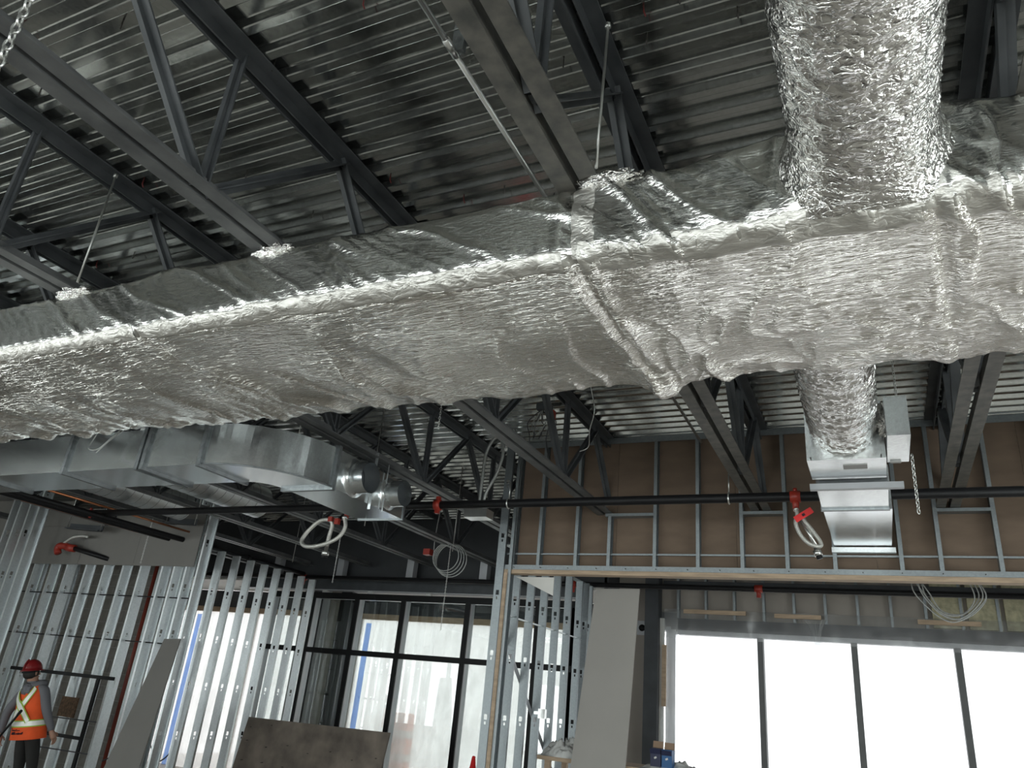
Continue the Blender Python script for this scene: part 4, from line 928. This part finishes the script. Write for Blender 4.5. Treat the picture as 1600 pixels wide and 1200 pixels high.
# ================================================================ WORKER
px, py = -9.72, 7.04
wk = thing('person', 'worker seen from behind in orange hi-vis vest and red hard hat', 'person', (px, py, 0))
def skin_body():
    pts = {}; E = []; R = []; names = []
    def v(n, x, y, z, rx, ry=None):
        pts[n] = len(names); names.append((x, y, z)); R.append((rx, ry or rx))
    v('pelvis', 0, 0, 0.90, 0.135, 0.11); v('waist', 0, 0.0, 1.05, 0.135, 0.10); v('chest', 0, -0.005, 1.24, 0.155, 0.11); v('neckb', 0, 0, 1.40, 0.085, 0.075)
    v('neck', -0.03, -0.01, 1.47, 0.055, 0.055); v('headl', -0.06, -0.03, 1.55, 0.075, 0.085); v('headu', -0.06, -0.03, 1.64, 0.075, 0.09)
    for s, n in ((-1, 'l'), (1, 'r')):
        v('sh'+n, s*0.18, 0, 1.37, 0.068); v('el'+n, s*(0.36 if s < 0 else 0.245), -0.08 if s < 0 else 0.02, 1.12, 0.058); v('wr'+n, s*(0.37 if s < 0 else 0.285), -0.12 if s < 0 else 0.10, 0.87, 0.036)
        v('hip'+n, s*0.095, 0, 0.84, 0.098, 0.10); v('kn'+n, s*0.12, 0.02, 0.48, 0.066); v('an'+n, s*0.135, -0.02, 0.10, 0.045); v('toe'+n, s*0.155, 0.13, 0.045, 0.04)
        E += [('neckb', 'sh'+n), ('sh'+n, 'el'+n), ('el'+n, 'wr'+n), ('pelvis', 'hip'+n), ('hip'+n, 'kn'+n), ('kn'+n, 'an'+n), ('an'+n, 'toe'+n)]
    E = [('pelvis', 'waist'), ('waist', 'chest'), ('chest', 'neckb'), ('neckb', 'neck'), ('neck', 'headl'), ('headl', 'headu')]+E
    me = bpy.data.meshes.new('body'); me.from_pydata(names, [(pts[a], pts[b]) for a, b in E], [])
    o = bpy.data.objects.new('body', me); link(o, wk, (px, py, 0))
    sm = o.modifiers.new('skin', 'SKIN'); sm.use_smooth_shade = True; sm.branch_smoothing = 0.5
    if not me.skin_vertices: bpy.context.view_layer.update()
    sv = me.skin_vertices[0].data
    for i, r in enumerate(R): sv[i].radius = r; sv[i].use_root = (i == 0)
    ss = o.modifiers.new('sub', 'SUBSURF'); ss.levels = 2; ss.render_levels = 2
    mt, nt, b = new_mat('worker_clothes')
    tc = nd(nt, 'ShaderNodeTexCoord'); sp = nd(nt, 'ShaderNodeSeparateXYZ'); nt.links.new(tc.outputs['Object'], sp.inputs[0])
    r = nd(nt, 'ShaderNodeValToRGB'); r.color_ramp.interpolation = 'CONSTANT'
    mr = nd(nt, 'ShaderNodeMapRange'); mr.inputs['From Max'].default_value = 2.0; nt.links.new(sp.outputs[2], mr.inputs[0]); nt.links.new(mr.outputs[0], r.inputs[0])
    e = r.color_ramp.elements; e[0].color = (0.018, 0.017, 0.016, 1); e[1].position = 0.415; e[1].color = (0.15, 0.15, 0.165, 1)
    q = e.new(0.735); q.color = (0.36, 0.20, 0.14, 1)
    nt.links.new(r.outputs[0], b.inputs['Base Color']); b.inputs['Roughness'].default_value = 0.9
    me.materials.append(mt); return o
body = skin_body()
def ring_loft(rows, y0=0.0, n=36, a0=0, a1=2*PI):
    T = np.linspace(a0, a1, n); G = []
    for z, rx, ry, oy in rows: G.append(np.stack([px+rx*np.sign(np.cos(T))*np.abs(np.cos(T))**0.8, py+oy+ry*np.sign(np.sin(T))*np.abs(np.sin(T))**0.8, z+0*T], -1))
    return np.array(G)
vest_rows = [(0.80, 0.225, 0.165, 0), (0.92, 0.218, 0.158, 0), (1.05, 0.205, 0.148, 0), (1.18, 0.205, 0.148, 0), (1.28, 0.20, 0.140, 0), (1.36, 0.185, 0.118, 0), (1.42, 0.135, 0.085, 0), (1.445, 0.10, 0.07, 0)]
vest = MB().grid(ring_loft(vest_rows)).build('vest', ORANGV, wk)
# hood bunched at the neck
th, ph = np.meshgrid(np.linspace(0, 2*PI, 24, endpoint=False), np.linspace(0, 2*PI, 12, endpoint=False), indexing='ij')
Rr = 0.085+0.045*np.cos(ph); G = np.stack([px+1.05*Rr*np.cos(th), py+0.01+Rr*np.sin(th), 1.435+0.05*np.sin(ph)-0.05*np.sin(-th)*(np.sin(th) < 0)*0.6], -1)
MB().grid(G, True, True).build('hood', HOOD, wk)
crumple(px, py-0.10, 1.375, 0.085, 0.045, 0.075, 4, 'hood_back', wk, HOOD, 24)
def vz(z):
    zs_ = [r[0] for r in vest_rows]; return np.interp(z, zs_, [r[1] for r in vest_rows]), np.interp(z, zs_, [r[2] for r in vest_rows])
def on_vest(a, z, off):
    rx, ry = vz(z); c, s_ = math.cos(a), math.sin(a)
    return (px+(rx+off)*math.copysign(abs(c)**0.8, c), py+(ry+off)*math.copysign(abs(s_)**0.8, s_), z)
def vest_strip(name, mt, path, w, off):
    G = []
    for i, (a, z) in enumerate(path):
        a2, z2 = path[min(i+1, len(path)-1)]; a1, z1 = path[max(i-1, 0)]
        da, dz_ = (a2-a1)*0.19, z2-z1; L = math.hypot(da, dz_); na, nz = -dz_/L/0.19, da/L
        G.append([on_vest(a+na*w*q, z+nz*w*q, off) for q in (-1, 0, 1)])
    return MB().grid(np.array(G)).build(name, mt, vest)
lp_ = lambda a0, z0, a1, z1, n=14: [(a0+(a1-a0)*k/n, z0+(z1-z0)*k/n) for k in range(n+1)]
B0 = 1.5*PI                                     # the middle of the back (faces -Y)
band = lp_(0, 0.985, 2*PI, 0.985, 60)
vest_strip('lime_band', LIME, band, 0.040, 0.006); vest_strip('reflective_band', REFL, band, 0.027, 0.009)
for s in (1, -1):
    path = lp_(B0-s*0.62, 1.01, B0+s*0.78, 1.40, 20)
    vest_strip('lime_brace', LIME, path, 0.036, 0.011 if s > 0 else 0.016); vest_strip('reflective_brace', REFL, path, 0.023, 0.013 if s > 0 else 0.019)
# illegible dark script printed under the band, two lines
def script(z, a0, a1, hgt, seed, r):
    rr = random.Random(seed); n = 26; pts = []
    for k in range(n):
        a = a0+(a1-a0)*k/(n-1); pts.append(on_vest(a, z+hgt*(0.5+0.5*math.sin(k*1.9+seed))*rr.uniform(0.3, 1.0)*(1.7 if k in (0, n-2) else 1), 0.006))
    MB().tube(spline(pts, 4), r, 4).build('printed_script', INK, vest)
script(0.905, B0-0.36, B0+0.18, 0.022, 2, 0.0028); script(0.865, B0-0.32, B0+0.40, 0.032, 5, 0.0045)
# head: hair, ears, nose, hard hat
hx, hy = px-0.06, py-0.03
MB().lathe([(0.02, 1.500), (0.06, 1.510), (0.080, 1.530), (0.090, 1.56), (0.094, 1.59), (0.088, 1.63)], hx, hy-0.012, 24).build('hair', HAIR, wk)
for s in (-1, 1): crumple(hx+s*0.083, hy-0.005, 1.575, 0.012, 0.022, 0.033, 2, 'ear', wk, SKIN, 14)
MB().tube([(hx, hy+0.07, 1.60), (hx, hy+0.105, 1.555), (hx, hy+0.08, 1.545)], [0.010, 0.016, 0.010], 8).build('nose', SKIN, wk)
for s in (-1, 1): MB().tube([(hx+s*0.032, hy+0.078, 1.60), (hx+s*0.032, hy+0.088, 1.60)], 0.010, 8).build('eye', WHITEB, wk)
MB().tube([(hx-0.022, hy+0.088, 1.525), (hx+0.022, hy+0.088, 1.525)], 0.006, 6).build('mouth', REDP, wk)
hh = MB(); pr_ = []
for k in range(9): t_ = k/8*PI/2; pr_.append((0.112*math.cos(t_), 1.615+0.128*math.sin(t_)))
hh.lathe([(0.125, 1.606), (0.125, 1.612)]+pr_, hx, hy, 28); hat = hh.build('hard_hat', HELMET, wk)
MB().lathe([(0.112, 1.607), (0.138, 1.600), (0.138, 1.606), (0.110, 1.614)], hx, hy, 28).build('brim', HELMET, hat)
MB().tube([(hx+0.106*math.cos(a), hy+0.106*math.sin(a), 1.588) for a in np.linspace(PI*1.1, PI*1.9, 14)], 0.012, 6).build('suspension_band', BLACKP, hat)
MB().tube([(hx, hy-0.118+0.012*k*k*0.3, 1.63+0.028*k) for k in range(5)], 0.010, 6).build('ridge', HELMET, hat)
# hands, each a palm with four fingers and a thumb
def hand(wx, wy, wz, s, dirv):
    d = Vector(dirv).normalized(); side = Vector((0, 1, 0)); side = (side-d*side.dot(d)).normalized(); nn = d.cross(side)
    w0 = Vector((wx, wy, wz)); b = MB()
    b.tube([w0-d*0.02, w0+d*0.02, w0+d*0.06, w0+d*0.085], [0.026, 0.034, 0.038, 0.032], 10)
    for k, (L, o_) in enumerate(((0.068, -0.027), (0.078, -0.009), (0.073, 0.009), (0.058, 0.026))):
        p = w0+d*0.08+side*o_; b.tube([p, p+d*L*0.45+nn*s*0.006, p+d*L*0.75+nn*s*0.025, p+d*L*0.82+nn*s*0.045], [0.0095, 0.009, 0.008, 0.006], 7)
    p = w0+d*0.025+side*0.03; b.tube([p, p+side*0.03+d*0.02, p+side*0.035+d*0.05+nn*s*0.012], [0.011, 0.010, 0.008], 7)
    b.build('hand', SKIN, wk)
hand(px-0.37, py-0.12, 0.865, 1, (-0.1, 0.0, -1)); hand(px+0.285, py+0.10, 0.865, -1, (0.35, 0.3, -1))
t = thing('pry_bar', 'dark rod held slanting across the worker vest', 'tool', (-10.0, 6.8, 0.7))
MB().tube([(-10.27, 6.84, 0.62), (-10.17, 6.80, 0.75), (-9.66, 6.64, 1.11)], 0.014, 8).build('bar', BLACKP, t); MB().tube([(-9.72, 6.658, 1.07), (-9.655, 6.638, 1.115)], 0.018, 8).build('grip', BLACKP, t)

wk.rotation_euler = (math.radians(7), math.radians(-6), 0)      # he leans a little to his left
